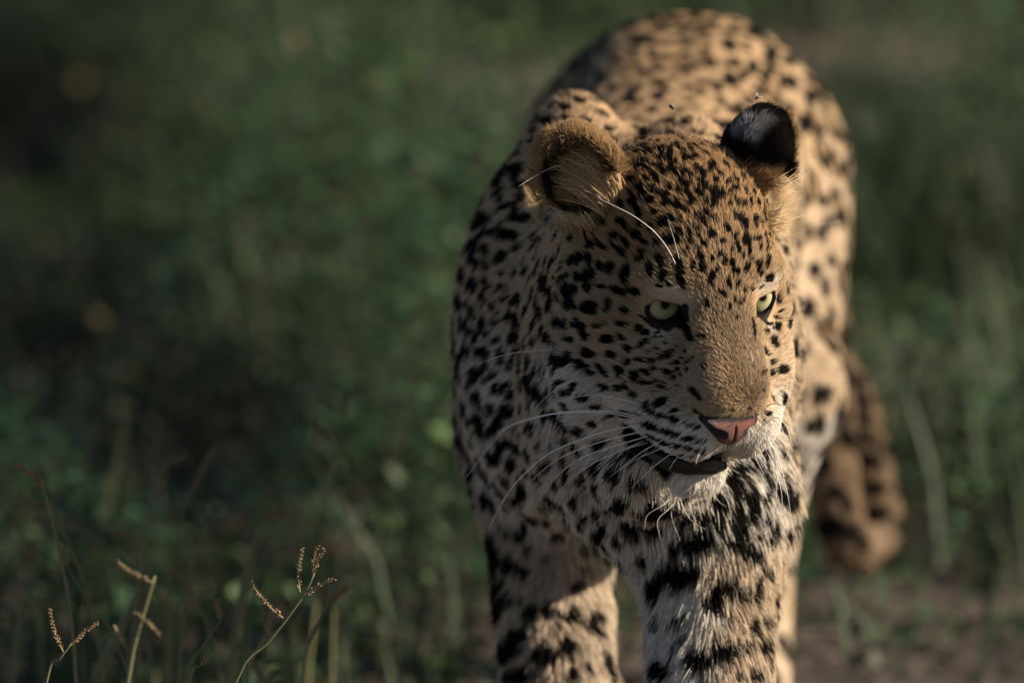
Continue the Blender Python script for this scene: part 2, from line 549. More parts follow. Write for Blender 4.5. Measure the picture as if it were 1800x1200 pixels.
# ------------------------------------------------------------------ the coat: base colour, markings
TAWNY = np.array([0.50, 0.365, 0.228]); RUST = np.array([0.45, 0.28, 0.135]); CREAM = np.array([0.62, 0.51, 0.385])
WHITE = np.array([0.80, 0.77, 0.72]); GREYB = np.array([0.29, 0.215, 0.145]); BLACK = np.array([0.006, 0.005, 0.0045])
def mix(a, b, w): return a * (1 - w[:, None]) + b * w[:, None]

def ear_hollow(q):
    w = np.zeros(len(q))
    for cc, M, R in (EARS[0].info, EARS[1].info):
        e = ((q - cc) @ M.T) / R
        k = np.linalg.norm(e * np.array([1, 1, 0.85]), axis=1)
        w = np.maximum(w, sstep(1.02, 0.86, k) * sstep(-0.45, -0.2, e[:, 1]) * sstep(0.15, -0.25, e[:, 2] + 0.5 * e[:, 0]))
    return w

def base_coat(p, n, hw, legw):
    q = w2h(p); x, y, z = q.T; ax = np.abs(x)
    nz = vnoise(p, 45.0, 3); nf = vnoise(p, 140.0, 5)
    # body
    under = sstep(0.10, -0.45, n[:, 2] + 0.25 * nz) * sstep(0.40, 0.33, p[:, 2])
    chest = sstep(0.455, 0.40, p[:, 2] + 0.02 * nz) * sstep(-0.1, -0.6, n[:, 1]) * sstep(0.35, 0.15, p[:, 1])
    c = mix(np.tile(TAWNY, (len(p), 1)), CREAM, 0.75 * sstep(0.50, 0.40, p[:, 2] + 0.03 * nz))
    c = mix(c, CREAM, 0.5 * sstep(0.4, 0.2, p[:, 1]))
    c = mix(c, RUST, 0.35 * sstep(0.49, 0.54, p[:, 2]))
    ontail = (p[:, 1] > 1.03) & (p[:, 0] > X(1395, 1.1)); under = under * ~ontail
    side = np.sign(p[:, 0] - X(1115, 0.15)); inner = sstep(-0.35, 0.35, -side * n[:, 0] + 0.3 * nz)
    lw_ = legw * sstep(0.36, 0.30, p[:, 2]) * sstep(0.5, 0.4, p[:, 1])
    c = mix(c, WHITE, np.clip(np.maximum(under, chest) * 0.9, 0, 1) * (1 - lw_))
    c = mix(c, WHITE, lw_ * inner * 0.85 * np.where(side > 0, 1.0, 0.25))
    c = np.where(ontail[:, None], np.array([0.27, 0.195, 0.13]), c)
    # head
    h = np.tile(TAWNY, (len(p), 1))
    h = mix(h, RUST, 0.75 * sstep(0.5, 3.5, z) * sstep(1, -3, y))
    h = mix(h, GREYB, 0.92 * sstep(2.2, 0.9, ax + 0.3 * nz) * sstep(0.5, 3.0, y) * sstep(-6.2, -4.2, z))
    h = mix(h, CREAM, 0.6 * sstep(-1.0, -4.0, z + nz) * sstep(1.5, 3.0, ax))
    h = mix(h, WHITE, sstep(-4.6, -6.6, z + 0.6 * nz) * sstep(-13, -6, y) * 0.95)
    h = mix(h, WHITE, 0.7 * sstep(1.3, 2.2, ax) * sstep(1.5, 3.5, y) * sstep(-4.6, -6.0, z))
    h = mix(h, WHITE, sstep(-9.0, -9.8, z))
    h = mix(h, BLACK * 1.5, sstep(1.15, 0.85, np.linalg.norm((np.stack([ax - 3.6, y - 1.6, z + 9.5], 1)) / np.array([1.7, 2.0, 1.6]), axis=1) + 0.1 * nf))
    for sg in (-1, 1):
        e = q - np.array([sg * EYE_C, 0, 0]); 
        h = mix(h, WHITE, 0.55 * sstep(1.1, 0.5, np.sqrt(((e[:, 0] + 0.1 * sg) / 1.3) ** 2 + ((e[:, 2] + 1.75) / 0.6) ** 2)) * sstep(2.0, 0.8, y))
        h = mix(h, WHITE, 0.4 * sstep(1.2, 0.4, np.sqrt(((e[:, 0] - 0.4 * sg) / 1.7) ** 2 + ((e[:, 2] - 1.35) / 0.8) ** 2)))
    # back of the ears black with a pale patch
    for i, E in enumerate(EARS):
        cc, M, R = E.info
        e = ((q - cc) @ M.T) / R
        k = np.linalg.norm(e, axis=1)
        onear = (k < 1.35) & (e[:, 2] > -0.8)
        back = onear & (e[:, 1] < (-0.25 if i == 0 else 0.2)) & (k > 0.80)
        w = back * sstep(-0.30, -0.12, e[:, 2] + 0.14 * nf + 0.45 * sstep(-0.2, 0.4, e[:, 1]))
        h = mix(h, BLACK * 1.3, w)
        h = mix(h, np.array([0.40, 0.40, 0.41]), back * 0.80 * sstep(0.44, 0.16, np.abs(e[:, 2] - 0.44 + 0.14 * nf)) * sstep(0.62, 0.26, np.abs(e[:, 0] - 0.05 + 0.1 * nz)))
        fr = onear & ~back
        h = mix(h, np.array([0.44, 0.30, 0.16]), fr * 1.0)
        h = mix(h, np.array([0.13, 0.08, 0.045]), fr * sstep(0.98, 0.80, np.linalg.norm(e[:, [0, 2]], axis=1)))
    h = mix(h, np.array([0.022, 0.014, 0.010]), ear_hollow(q))  # ear opening near black: shade of the recess put into the colour
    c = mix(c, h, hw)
    c = c * (1 + 0.10 * nf + 0.08 * nz)[:, None]
    return np.clip(c, 0.004, 0.9)

from mathutils.bvhtree import BVHTree
TRI = []
Fq = np.array([f if len(f) == 4 else (f + [f[-1]] if len(f) == 3 else [f[0]] * 4) for f in F])
TRI = np.concatenate([Fq[:, [0, 1, 2]], Fq[:, [0, 2, 3]]])
TRI = TRI[(TRI[:, 0] != TRI[:, 1]) & (TRI[:, 1] != TRI[:, 2]) & (TRI[:, 0] != TRI[:, 2])]
big = [f for f in F if len(f) > 4]
if big: TRI = np.concatenate([TRI, np.array([[f[0], f[i], f[i + 1]] for f in big for i in range(1, len(f) - 1)])])

# spots: centre, half axes a and b (metres, lying in the surface), darkness
SPOTS = []; FILL = []
def spot(c, a, b, s=1.0): SPOTS.append((np.asarray(c, float), np.asarray(a, float), np.asarray(b, float), s))

# measured markings of this animal: centre (0.1 mm), half axes a and b (0.01 mm) lying in the skin
MARKINGS = (
    "-937,1072,4891,266,-321,437,-189,623,36 -1008,1356,4770,210,-248,409,-201,628,17 -810,222,5012,364,-989,158,0,112,168 -664,-312,5093,497,-801,128,1,290,370 -592,-481,5005,581,-711,115,2,335,497 -464,-583,5085,171,-30,483,-312,290,69 -392,-631,5196,359,-304,-163,186,-128,350 -362,-680,5056,108,25,621,-406,505,-8 "
    "-508,-520,5197,373,-432,69,0,21,251 -588,-401,5197,405,-774,123,0,35,271 -760,-224,4941,384,-709,508,-223,730,111 -813,178,4921,364,-1003,162,0,31,228 -879,581,4830,550,-1497,242,0,109,404 -879,562,4765,556,-1571,-73,206,-482,443 -698,-400,4899,374,-572,93,1,219,347 -720,-405,4810,250,-336,497,-288,606,71 "
    "-519,-600,4946,333,-251,41,1,132,233 -417,-671,4936,504,-347,-240,188,32,325 -326,-729,4956,429,-476,-176,144,-203,289 -596,-597,4819,573,-613,-2,87,111,483 -479,-679,4837,1,189,520,-291,138,-23 -388,-717,4828,333,-93,15,0,79,283 -820,333,4693,273,-883,630,-356,871,67 -920,679,4595,-96,428,484,-317,826,-193 "
    "-990,997,4576,248,-578,307,-119,381,82 -967,1039,4763,238,-464,364,-142,452,48 -785,-266,4649,534,-1471,147,63,-70,377 -665,-537,4687,498,-733,122,0,25,293 -625,-590,4651,319,-354,-214,213,-258,303 -831,396,4471,676,-1522,132,87,-167,535 -716,-457,4588,332,-624,104,0,16,252 -479,-705,4633,469,-278,-127,113,-91,334 "
    "-395,-749,4647,223,-141,-167,134,-36,168 -560,-654,4717,291,-233,39,0,13,167 -501,-695,4720,250,-145,24,0,10,125 -352,-791,4591,360,-265,-54,65,45,238 -596,-602,4522,587,-468,-139,127,-179,389 -457,-720,4527,414,-361,-136,105,-82,244 -789,-308,4435,611,-1618,105,105,-218,440 -760,-381,4425,491,-1054,90,36,-67,221 "
    "-345,-826,4505,372,-308,52,0,81,283 -654,-536,4444,509,-512,-102,99,-142,304 -596,-582,4415,444,-311,-264,143,-161,236 -508,-662,4413,351,-298,-249,159,-204,230 -406,-777,4444,413,-446,76,0,32,376 -406,-778,4411,248,-303,52,0,-2,212 -905,528,4237,177,-385,281,-141,351,61 -886,482,4207,239,-502,226,-92,216,126 "
    "-782,-325,4296,306,-838,363,-143,313,156 -698,-466,4298,265,-391,338,-177,179,150 -741,-385,4232,333,-625,107,-1,-133,279 -643,-503,4230,459,-408,70,-1,-118,361 -983,759,4107,221,-617,-514,391,-1039,323 -946,631,4072,356,-900,-278,317,-850,418 -894,499,4050,488,-1023,-322,292,-674,415 -544,-551,4186,376,-227,39,-1,-106,231 "
    "-526,-617,4320,235,-200,-53,42,-85,134 -482,-659,4312,272,-252,-152,94,-184,171 -508,-624,4291,208,-210,36,-1,-55,137 -410,-763,4327,240,-273,-246,157,-273,183 -359,-836,4343,212,-270,-213,189,-286,212 -308,-891,4308,254,-230,-178,158,-198,229 -957,725,4375,247,-583,309,-119,365,83 -399,-735,4731,417,-103,17,0,39,248 "
    "-300,-761,4713,369,-109,-48,44,98,234 -249,-788,4691,353,-18,133,-84,180,209 -246,-835,4628,319,14,270,-132,177,132 -181,-846,4660,195,-34,78,-41,122,99 -140,-864,4667,166,-96,16,1,111,108 -170,-898,4602,234,-63,97,-56,119,139 -112,-902,4651,165,-109,18,1,91,112 -225,-882,4581,166,-85,14,1,70,115 "
    "-112,-941,4576,550,-139,402,-116,100,158 -47,-958,4627,127,-38,115,-79,83,83 -276,-881,4521,331,-223,38,1,91,196 -203,-919,4528,312,-78,129,-84,125,217 -61,-967,4536,262,-117,145,-88,38,185 -18,-992,4573,165,-137,23,0,25,122 18,-1045,4538,200,-281,193,-93,208,103 -301,-895,4427,372,-311,53,0,71,369 "
    "-243,-926,4458,290,-147,25,0,46,161 -181,-944,4476,312,-48,124,-57,63,148 -112,-958,4464,291,-21,4,0,49,245 -43,-971,4481,262,-166,153,-71,13,151 -17,-987,4454,191,-277,119,-42,36,113 -76,-969,4425,274,16,98,-71,58,189 -221,-942,4439,249,-96,16,0,29,122 -251,-936,4393,160,-111,-175,159,-72,148 "
    "-203,-960,4382,249,-89,15,0,26,165 -170,-966,4398,249,-55,9,0,36,163 -123,-977,4389,166,-17,3,0,37,120 -65,-986,4383,166,-25,4,1,61,116 -141,-982,4360,249,-58,10,0,48,161 -192,-971,4336,166,-65,11,0,14,82 56,-1187,4381,282,-420,-97,122,-138,243 85,-1222,4361,157,-155,-109,105,-102,147 "
    "99,-1233,4337,164,-136,23,-1,-15,129 -138,-1014,4281,454,-297,51,1,137,315 116,-1044,4704,330,-170,28,1,115,150 129,-1176,4541,160,24,190,-94,114,62 65,-1099,4565,154,-140,81,-41,116,99 4,-1002,4608,164,-144,24,0,46,119 25,-1081,4488,104,-143,154,-92,215,45 -12,-835,4755,466,-907,-189,202,756,152 "
    "30,-967,4714,305,-609,-495,255,-115,158 -227,-769,4755,819,-221,-546,59,-38,93 -169,-814,4695,249,-112,19,1,122,107 -136,-708,5401,458,-104,16,2,207,432 -129,-729,5360,333,-78,12,1,93,197 -68,-780,5283,457,-91,14,2,199,433 -27,-718,5414,250,-12,2,1,107,194 38,-793,5278,250,0,0,1,136,274 "
    "12,-818,5222,208,-9,1,1,98,238 -308,-671,5310,359,-261,-170,166,-13,295 -261,-706,5283,317,-248,-232,160,-26,198 -177,-756,5257,332,-133,21,1,90,239 -275,-749,5152,208,46,359,-286,334,116 -218,-832,5099,332,-136,22,2,266,379 -137,-832,5140,332,-81,13,3,279,462 -130,-870,5068,375,-24,4,1,112,362 "
    "-25,-869,5083,-172,291,951,-328,-18,-56 60,-854,5125,-107,118,389,-161,-19,-41 118,-854,5110,-32,94,363,-208,-26,-14 177,-825,5164,1,122,318,-168,-43,7 251,-804,5150,252,107,-17,1,87,239 101,-772,5308,167,22,-3,1,130,233 119,-797,5256,251,37,-6,1,119,234 86,-817,5222,209,16,-3,0,51,119 "
    "178,-752,5312,336,100,-16,2,188,308 14,-689,5465,251,14,-2,2,138,232 76,-703,5430,209,27,-4,2,165,270 142,-678,5445,252,73,-11,2,127,191 197,-680,5412,336,129,-20,2,157,229 86,-743,5362,251,30,-5,1,91,155 184,-856,5055,293,67,-11,0,82,324 111,-878,4999,250,3,-1,0,32,164 "
    "-286,-644,5421,291,-140,22,1,107,237 -413,-573,5384,290,-233,36,1,100,238 -432,-587,5290,373,-316,50,0,57,287 233,-755,5272,252,98,-16,1,89,155 210,-840,5089,210,65,-11,1,69,242 -163,-876,5024,287,-39,-45,21,0,125 -98,-881,5022,217,-9,-125,62,4,109 364,-595,5373,292,-114,-495,297,387,109 "
    "400,-649,5255,210,-31,-361,260,342,94 460,-567,5261,197,448,156,-163,-128,156 318,-690,5299,212,140,-22,2,158,229 299,-757,5205,211,113,-18,1,110,236 373,-713,5187,127,96,-15,1,87,197 399,-721,5103,-58,43,326,-251,-227,-8 432,-678,5137,256,236,-38,1,61,159 470,-651,5110,228,151,-215,138,185,132 "
    "530,-583,5111,215,251,-40,5,269,381 545,-597,5027,343,354,-57,-1,-2,212 332,-781,5080,338,219,-35,1,90,324 527,-532,5170,217,349,-56,2,125,107 454,-469,5375,223,247,-166,111,338,131 283,-571,5491,212,144,-22,3,182,226 376,-492,5475,257,289,-45,3,173,185 195,-598,5529,379,177,-27,4,293,378 "
    "514,-461,5255,133,307,-48,5,281,253 481,-653,5070,164,103,-211,131,150,85 -356,-268,5712,361,-436,66,6,651,225 -287,-402,5688,452,-304,46,4,365,221 -212,-267,5775,362,-248,37,6,521,152 -333,2317,5398,377,-141,21,6,602,148 -335,-455,5622,332,-241,37,3,308,249 -281,-543,5576,291,-153,24,2,268,297 "
    "-201,-581,5578,291,-101,15,2,192,224 -325,-572,5506,332,-199,31,1,187,267 -241,-511,5630,250,-113,17,2,161,145 -189,-514,5649,291,-99,15,3,296,251 -167,-451,5703,333,-110,17,3,262,172 -120,-505,5674,375,-76,12,3,274,212 -99,-354,5766,293,-43,6,5,365,157 -104,-406,5741,334,-61,9,4,310,165 "
    "-60,-432,5730,335,-18,3,4,290,168 -153,-255,5792,363,-155,23,4,334,88 -47,-285,5793,319,5,-1,6,409,123 -4,-387,5753,294,26,-4,4,271,129 54,-405,5737,353,-104,-115,61,255,121 -46,-509,5678,209,-4,1,3,276,212 9,-499,5684,282,-61,-67,46,189,135 42,-515,5668,252,40,-6,2,181,142 "
    "90,-470,5691,323,-10,-86,46,212,131 15,-578,5615,460,48,-7,4,292,293 -80,-593,5598,209,-19,3,2,203,222 -99,-628,5552,250,-30,5,3,257,341 -26,-620,5569,251,0,0,2,211,263 104,-541,5631,336,97,-15,4,278,253 95,-603,5570,377,89,-14,4,284,337 47,-661,5505,335,47,-7,2,174,269 "
    "135,-635,5512,294,88,-14,2,186,267 191,-572,5562,337,156,-24,4,305,334 183,-396,5702,339,225,-34,8,522,260 171,-458,5671,338,189,-29,3,211,137 200,-508,5619,253,139,-21,3,171,143 -212,-625,5514,431,-63,169,-70,143,176 -103,-660,5505,375,-56,9,1,146,231 45,-277,5788,230,92,-14,8,544,149 "
    "278,-454,5611,255,215,-33,4,243,175 295,-507,5552,255,206,-32,3,190,182 232,-876,4947,251,72,-12,1,120,276 177,-862,5037,293,65,-11,1,103,406 154,-911,4897,208,-15,2,2,173,352 287,-830,5006,211,115,-19,1,123,402 343,-797,4989,170,130,-21,1,99,322 395,-756,4953,128,148,-24,1,67,243 "
    "316,-857,4903,169,119,-19,3,182,266 353,-840,4882,170,165,-27,2,123,149 379,-805,4887,85,98,-16,2,130,190 432,-709,4953,129,168,-27,0,4,126 282,-908,4867,126,61,-10,4,247,255 348,-933,4797,169,133,-22,3,155,143 630,-294,4743,262,392,-65,1,49,120 606,-350,4715,262,421,-70,2,109,110 "
    "544,-534,4694,334,838,-23,-68,200,166 605,-415,4674,264,537,-89,7,327,159 589,-497,4654,263,505,-84,6,289,164 526,-665,4667,221,506,-84,3,173,141 571,-614,4595,301,478,-326,143,379,99 517,-752,4566,272,661,-329,142,370,100 441,-876,4728,103,-732,-716,108,225,-23 541,-599,5006,343,364,-59,-2,-36,218 "
    "493,-640,4968,209,199,113,-50,-81,83 564,-652,4482,231,247,-233,111,150,105 564,-668,4418,214,222,-38,1,124,361 511,-1032,4480,43,-9,-118,333,894,-36 560,-845,4281,245,172,-377,110,333,16 503,-1105,4359,87,181,-31,-1,-28,216 418,-1190,4267,128,132,-23,-2,-76,140 513,-1016,4218,99,160,54,-56,-98,82 "
    "535,-982,4190,216,328,-57,0,53,202 502,-1028,4157,109,110,110,-98,-104,100 -62,-1109,4241,238,-209,-29,44,73,151 -210,-967,4228,423,-372,-274,177,-172,263 -135,-1060,4196,423,-569,-60,85,-18,242 -63,-1139,4187,309,-285,-66,85,19,235 9,-1191,4170,270,-160,-166,119,5,172 60,-1209,4144,226,-33,-101,53,9,113 "
    "-195,-966,4113,650,-1088,-167,94,-272,234 -84,-1132,4108,625,-644,-96,63,-73,214 20,-1203,4091,480,-132,-108,42,-35,169 101,-1204,4065,314,89,-131,35,-23,103 -123,-1045,4026,519,-715,-124,66,-279,203 -30,-1153,4023,403,-302,-35,28,-132,168 25,-1179,4017,248,-89,16,-2,-103,166 72,-1180,4006,208,3,-1,-2,-97,144 "
    "120,-1150,3982,168,81,-14,-3,-150,153 -188,-926,4039,498,-939,-23,53,-318,215 -7,-1100,3954,164,-184,33,-4,-270,175 48,-1123,3951,124,-36,6,-4,-254,172 -20,-756,3871,168,48,-9,3,210,69 -308,-559,3978,502,-292,-834,501,-599,403 -235,-597,3880,957,-689,-699,441,-1359,796 -155,-699,3842,961,-1690,89,72,-440,453 "
    "-369,-703,4149,1063,-2028,256,14,-345,271 93,-1210,4233,193,-55,-411,168,-78,94 -1039,1094,4149,418,-1144,194,0,132,545 -812,355,3968,325,-504,-244,226,-502,319 -746,221,3920,524,-1226,-237,233,-697,409 -659,-159,3949,439,-733,8,56,-450,304 -576,-430,4049,292,-261,46,-4,-451,377 -901,643,3729,247,-735,341,-148,276,132 "
    "-826,461,3757,210,-539,276,-118,180,112 -982,861,3801,231,-610,107,0,-90,346 -1102,1406,3797,616,-1303,-1,160,-492,532 -1220,1614,3788,424,-737,128,0,-137,548 -1167,1501,3934,469,-791,136,0,-39,435 -1106,1387,3977,374,-825,141,0,-11,239 -1095,1365,3919,234,-563,97,0,-32,385 -1216,1667,3637,471,-837,147,0,-240,472 "
    "-1129,1563,3578,465,-636,-160,179,-563,414 -1027,1331,3588,311,-780,138,0,-242,360 -919,634,3848,184,-472,82,0,-91,251 -1216,1578,4021,324,-535,366,-212,349,196 -694,112,3796,227,-592,105,-1,-116,301 -1183,2612,5188,284,279,456,-247,791,23 -1179,2443,5155,379,-774,119,-1,671,280 -1160,2251,5092,284,-436,67,0,481,260 "
    "-1076,2320,5209,378,-515,79,0,1213,580 -1282,2591,5036,525,-1252,193,-2,973,522 -1274,2295,4958,570,-1295,202,-1,663,375 -1320,2371,4908,476,-1146,180,-1,470,310 -1339,2424,4888,239,-586,92,-1,454,312 -1068,1999,5032,376,-408,64,1,1063,597 -1030,2107,5122,377,-343,53,1,627,380 -1224,2064,4898,284,-540,85,-1,385,273 "
    "-1140,1896,4894,518,-757,119,0,612,427 -1083,1805,4901,282,-408,64,0,460,308 -1350,2258,4771,572,-1428,227,-1,527,491 -1262,2011,4787,331,-698,111,-1,483,400 -1159,1801,4794,329,-516,82,0,230,201 -951,1561,4958,395,-669,251,-63,424,111 -1358,2186,4690,476,-1198,192,-1,390,416 -1266,1922,4698,284,-595,96,-1,458,451 "
    "-1171,1788,4762,448,-483,339,-188,596,234 -1431,2441,4580,431,-1145,184,-1,259,390 -1439,2437,4534,457,-1366,-44,167,-281,336 -1342,2008,4565,380,-953,154,-1,450,548 -1258,1820,4599,283,-548,89,0,279,383 -1171,1705,4671,329,-536,86,0,167,211 -1186,1669,4581,288,-343,300,-121,281,100 -1144,1598,4589,235,-398,65,0,76,130 "
    "-1281,1804,4498,331,-654,107,0,319,567 -1220,1672,4470,282,-478,78,0,182,398 -1450,2340,4383,527,-1405,230,-1,248,535 -1395,2079,4414,286,-742,122,0,193,351 -1353,1924,4386,332,-841,138,0,225,488 -1148,1571,4528,328,-570,93,0,113,219 -1065,1393,4554,280,-490,572,-283,803,34 -1462,2558,4417,289,-775,126,-1,269,533 "
    "-1426,2126,4275,287,-753,125,0,206,540 -1478,2532,4231,289,-779,129,0,188,643 -1284,1749,4353,283,-539,89,0,193,587 -1220,1630,4354,376,-622,103,0,82,272 -1167,1549,4386,325,-486,270,-70,152,98 -1065,1338,4421,373,-970,160,0,150,544 -1368,1915,4253,475,-1210,201,0,94,319 -1273,1705,4276,330,-594,99,0,66,275 "
    "-1182,1589,4429,235,-383,63,0,49,134 -994,1020,4576,179,-388,280,-142,437,50 -1473,2376,4129,336,-906,151,0,123,556 -1205,1579,4247,376,-605,101,0,43,231 -1163,1512,4258,281,-464,78,0,32,185 -1054,1272,4321,420,-1118,187,0,87,412 -1046,1207,4245,559,-1518,255,0,87,364 -1159,1492,4170,375,-625,105,0,52,514 "
    "-1284,1704,4153,661,-1239,208,0,53,420 -1380,1919,4125,285,-727,122,0,56,421 -1477,2424,4032,433,-1168,196,0,44,377 -1434,2098,4033,239,-632,107,0,46,567 -1254,1643,4090,283,-489,83,0,26,424 -1152,1476,4130,281,-482,81,0,29,375 -1039,1101,4163,465,-1271,215,0,143,591 -1334,1799,3983,474,-1049,179,0,-19,624 "
    "-1450,2181,3938,431,-1146,195,0,-10,530 -1430,2091,3914,287,-755,129,0,-33,437 -1205,1559,4028,288,-470,325,-151,247,140 -1458,2364,3771,432,-1158,199,1,-109,596 -1315,1776,3841,426,-933,161,1,-123,547 -1407,2072,3724,478,-1245,215,1,-150,506 -1292,1740,3797,189,-387,67,0,-104,400 -1466,3143,3649,243,-654,112,0,130,464 "
    "-1311,1823,3679,474,-1099,191,1,-279,575 -1482,3285,3393,463,-1247,218,0,16,368 -1300,1849,3589,406,-965,169,1,-300,463 -1442,3085,3318,646,-1690,298,1,-126,578 -1027,1354,3569,311,-773,137,0,-294,414 -1216,1778,3471,405,-790,140,0,-293,371 -1182,1759,3428,359,-635,113,1,-475,540 -1301,2265,3268,636,-1520,272,1,-455,494 "
    "-1087,1629,3420,402,-710,127,0,-684,713 -1364,2840,3255,367,-937,166,1,-235,503 -978,1430,3409,484,-824,-83,112,-555,346 -933,986,3458,353,-862,155,-1,-257,316 -1255,2154,3229,407,-920,165,2,-766,733 -841,584,3606,368,-880,157,-2,-344,485 -1380,2985,3100,368,-937,168,1,-259,602 -1034,1791,3213,448,-694,125,-1,-961,720 "
    "-1171,2093,3143,406,-761,137,1,-708,540 -1369,3042,2984,368,-943,170,1,-221,411 -1287,2790,2998,366,-897,162,0,-150,304 -748,368,3667,275,-531,94,-2,-259,422 -737,420,3567,262,-497,89,-2,-365,468 -740,478,3504,262,-506,91,-2,-261,316 -828,886,3316,786,-1369,-44,133,-811,528 -532,-61,3570,215,-431,78,-6,-654,562 "
    "-437,-262,3678,546,-471,84,-3,-276,469 -618,374,3424,218,-316,57,-2,-205,216 -290,-306,3633,731,-200,36,-5,-328,525 -511,-240,3775,180,-328,381,-158,145,67 -430,-313,3785,364,-266,47,-1,-90,295 -405,-2,3428,606,-738,134,-15,-1454,932 -627,579,3254,547,-1181,367,-83,-404,377 -172,-47,3402,947,-59,181,-136,-1620,953 "
    "-78,0,3405,710,679,-124,-22,-1424,883 -559,723,3109,350,-598,110,-10,-1174,847 -500,529,3183,200,-1255,821,-289,213,68 -312,348,3224,848,-242,-187,107,-539,532 -182,318,3195,570,-201,37,-6,-363,604 -304,408,3144,437,-309,57,-2,-146,206 -807,2412,2774,553,14,-207,169,-292,530 -869,2294,2901,270,-202,37,-3,-844,522 "
    "235,292,3393,581,375,-557,397,149,452 317,334,3537,403,308,-535,443,330,314 450,457,3621,425,396,-71,2,185,578 530,520,3568,361,367,-66,2,182,460 435,404,3418,368,137,-1034,462,338,107 530,475,3386,360,319,-58,0,51,349 626,582,3394,319,406,-74,0,140,782 680,660,3345,324,610,-111,0,119,787 "
    "363,353,3287,447,202,-812,423,215,207 371,355,3204,614,273,-568,313,151,349 545,476,3242,361,350,-64,-1,12,357 603,537,3185,273,333,-61,-2,-5,450 485,422,3161,310,223,-300,230,178,242 569,499,3120,453,499,-92,-2,-10,361 102,295,3127,1232,-10,2,-4,-119,917 146,276,3279,583,222,-255,119,-34,342 "
    "337,339,3131,725,287,-394,168,76,351 439,388,3053,778,507,-303,114,90,416 -949,2210,2959,1089,-263,-249,114,-1146,653 -1068,2543,2726,453,-367,68,0,6,460 -1141,2613,2768,393,-461,-146,182,-273,370 -1002,2491,2650,317,-167,31,0,61,357 -1218,2737,2616,411,-1023,190,0,-1,324 -1129,2582,2590,715,-823,26,39,16,224 "
    "-1095,2528,2538,998,-919,173,0,192,518 -1022,2458,2512,453,-283,53,0,168,383 -880,2434,2610,453,-84,16,0,46,222 -630,2470,2646,273,126,-23,-1,-43,377 -491,2608,2577,276,464,-87,-2,-118,438 -680,2393,2434,581,218,-145,72,215,368 -1245,2820,2624,457,-1202,223,0,-64,428 -1218,2734,2542,456,-1179,221,0,40,640 "
    "-1226,2763,2490,365,-971,182,0,26,412 -1214,2707,2437,319,-849,160,0,44,362 -1175,2590,2409,364,-736,139,0,166,431 -1210,2681,2329,548,-1472,280,0,22,551 -1129,2478,2336,408,-541,103,0,154,340 -618,2466,2530,455,297,-56,0,49,175 -1249,2812,2692,412,-1062,196,0,-76,384 -1276,2784,2956,411,-985,179,1,-275,604 "
    "-1342,3025,2896,322,-827,150,1,-234,413 -972,2302,2268,317,120,536,-509,395,224 -869,2278,2284,363,-326,-466,297,73,197 -704,2295,2281,468,68,-186,125,228,303 -742,2259,2241,862,-69,-493,159,186,243 -550,2376,2219,585,672,-233,73,315,348 -592,2300,2171,546,453,-88,1,204,329 -534,2333,2114,414,461,-284,117,301,192 "
    "-1064,2289,2110,679,-647,126,0,291,589 -739,2156,2066,406,-298,-659,471,245,228 -892,2127,2009,813,-234,46,1,466,829 -823,2124,2025,316,-28,5,1,237,414 -1141,2363,2002,771,-1751,342,0,241,692 -1195,2599,2250,592,-1575,301,0,85,724 -1179,2532,2204,319,-825,158,0,152,618 -1083,2413,2321,453,-445,85,0,167,337 "
    "-1076,2185,1861,1175,-1542,305,0,315,675 -612,2128,1919,393,146,-259,160,263,227 -716,2050,1884,543,126,-25,1,351,483 -20,333,2908,1487,-700,132,-3,-16,989 -160,443,2784,521,-664,126,-3,-91,1005 274,286,2822,843,313,434,-353,60,610 203,249,2726,687,123,380,-350,207,581 447,392,3022,581,391,-73,-1,22,534 "
    "406,328,2772,491,312,-59,1,158,598 485,405,2830,270,241,-46,0,104,698 478,378,2740,360,336,-64,1,92,342 550,485,2895,364,477,-90,-2,-8,540 -20,268,2594,688,-397,201,-45,123,241 -153,414,2558,345,-656,127,1,120,381 288,227,2636,442,102,-20,1,102,249 454,294,2566,360,328,-63,3,220,586 "
    "543,421,2583,461,872,-168,1,111,338 412,214,2448,630,500,133,-121,38,330 534,352,2421,414,745,-145,2,200,590 16,207,2495,411,-146,182,-74,115,188 -39,215,2414,265,-141,185,-87,118,132 108,121,2372,963,-267,52,3,321,833 288,145,2428,972,234,-46,3,262,666 -124,268,2278,490,-594,625,-488,916,328 "
    "366,118,2277,385,134,-251,157,183,236 476,207,2267,542,621,-123,2,215,586 145,62,2239,438,-73,14,1,98,249 558,381,2305,187,465,-91,0,89,432 -754,2783,5611,426,-240,35,3,757,177 -873,2739,5536,425,-704,104,2,833,261 -941,2970,5498,334,294,540,-287,933,31 -942,2734,5471,378,-741,110,1,561,205 "
    "-1045,2818,5358,428,12,514,-363,1350,107 -1064,2704,5332,474,-965,145,1,927,341 -628,2596,5557,475,151,-22,3,553,206 -1034,2382,5273,378,-505,77,1,782,360 -1156,2566,5214,379,467,593,-329,1028,35 -1091,2387,5226,331,-547,83,0,855,348 -1190,2465,5148,380,-808,124,-1,731,319 -758,2626,5564,378,-215,32,2,379,136 "
    "-1068,2690,5327,238,321,367,-246,779,27 851,6543,4364,385,974,-151,5,313,525 1025,8081,3951,393,939,-148,5,295,699 901,6907,4074,498,1275,-202,0,102,718 1121,8284,3906,391,795,-125,8,400,631 1066,8047,3686,608,1091,-175,7,374,632 688,2219,4758,451,1080,-172,8,417,317 1197,8332,3703,394,861,-138,8,378,581 "
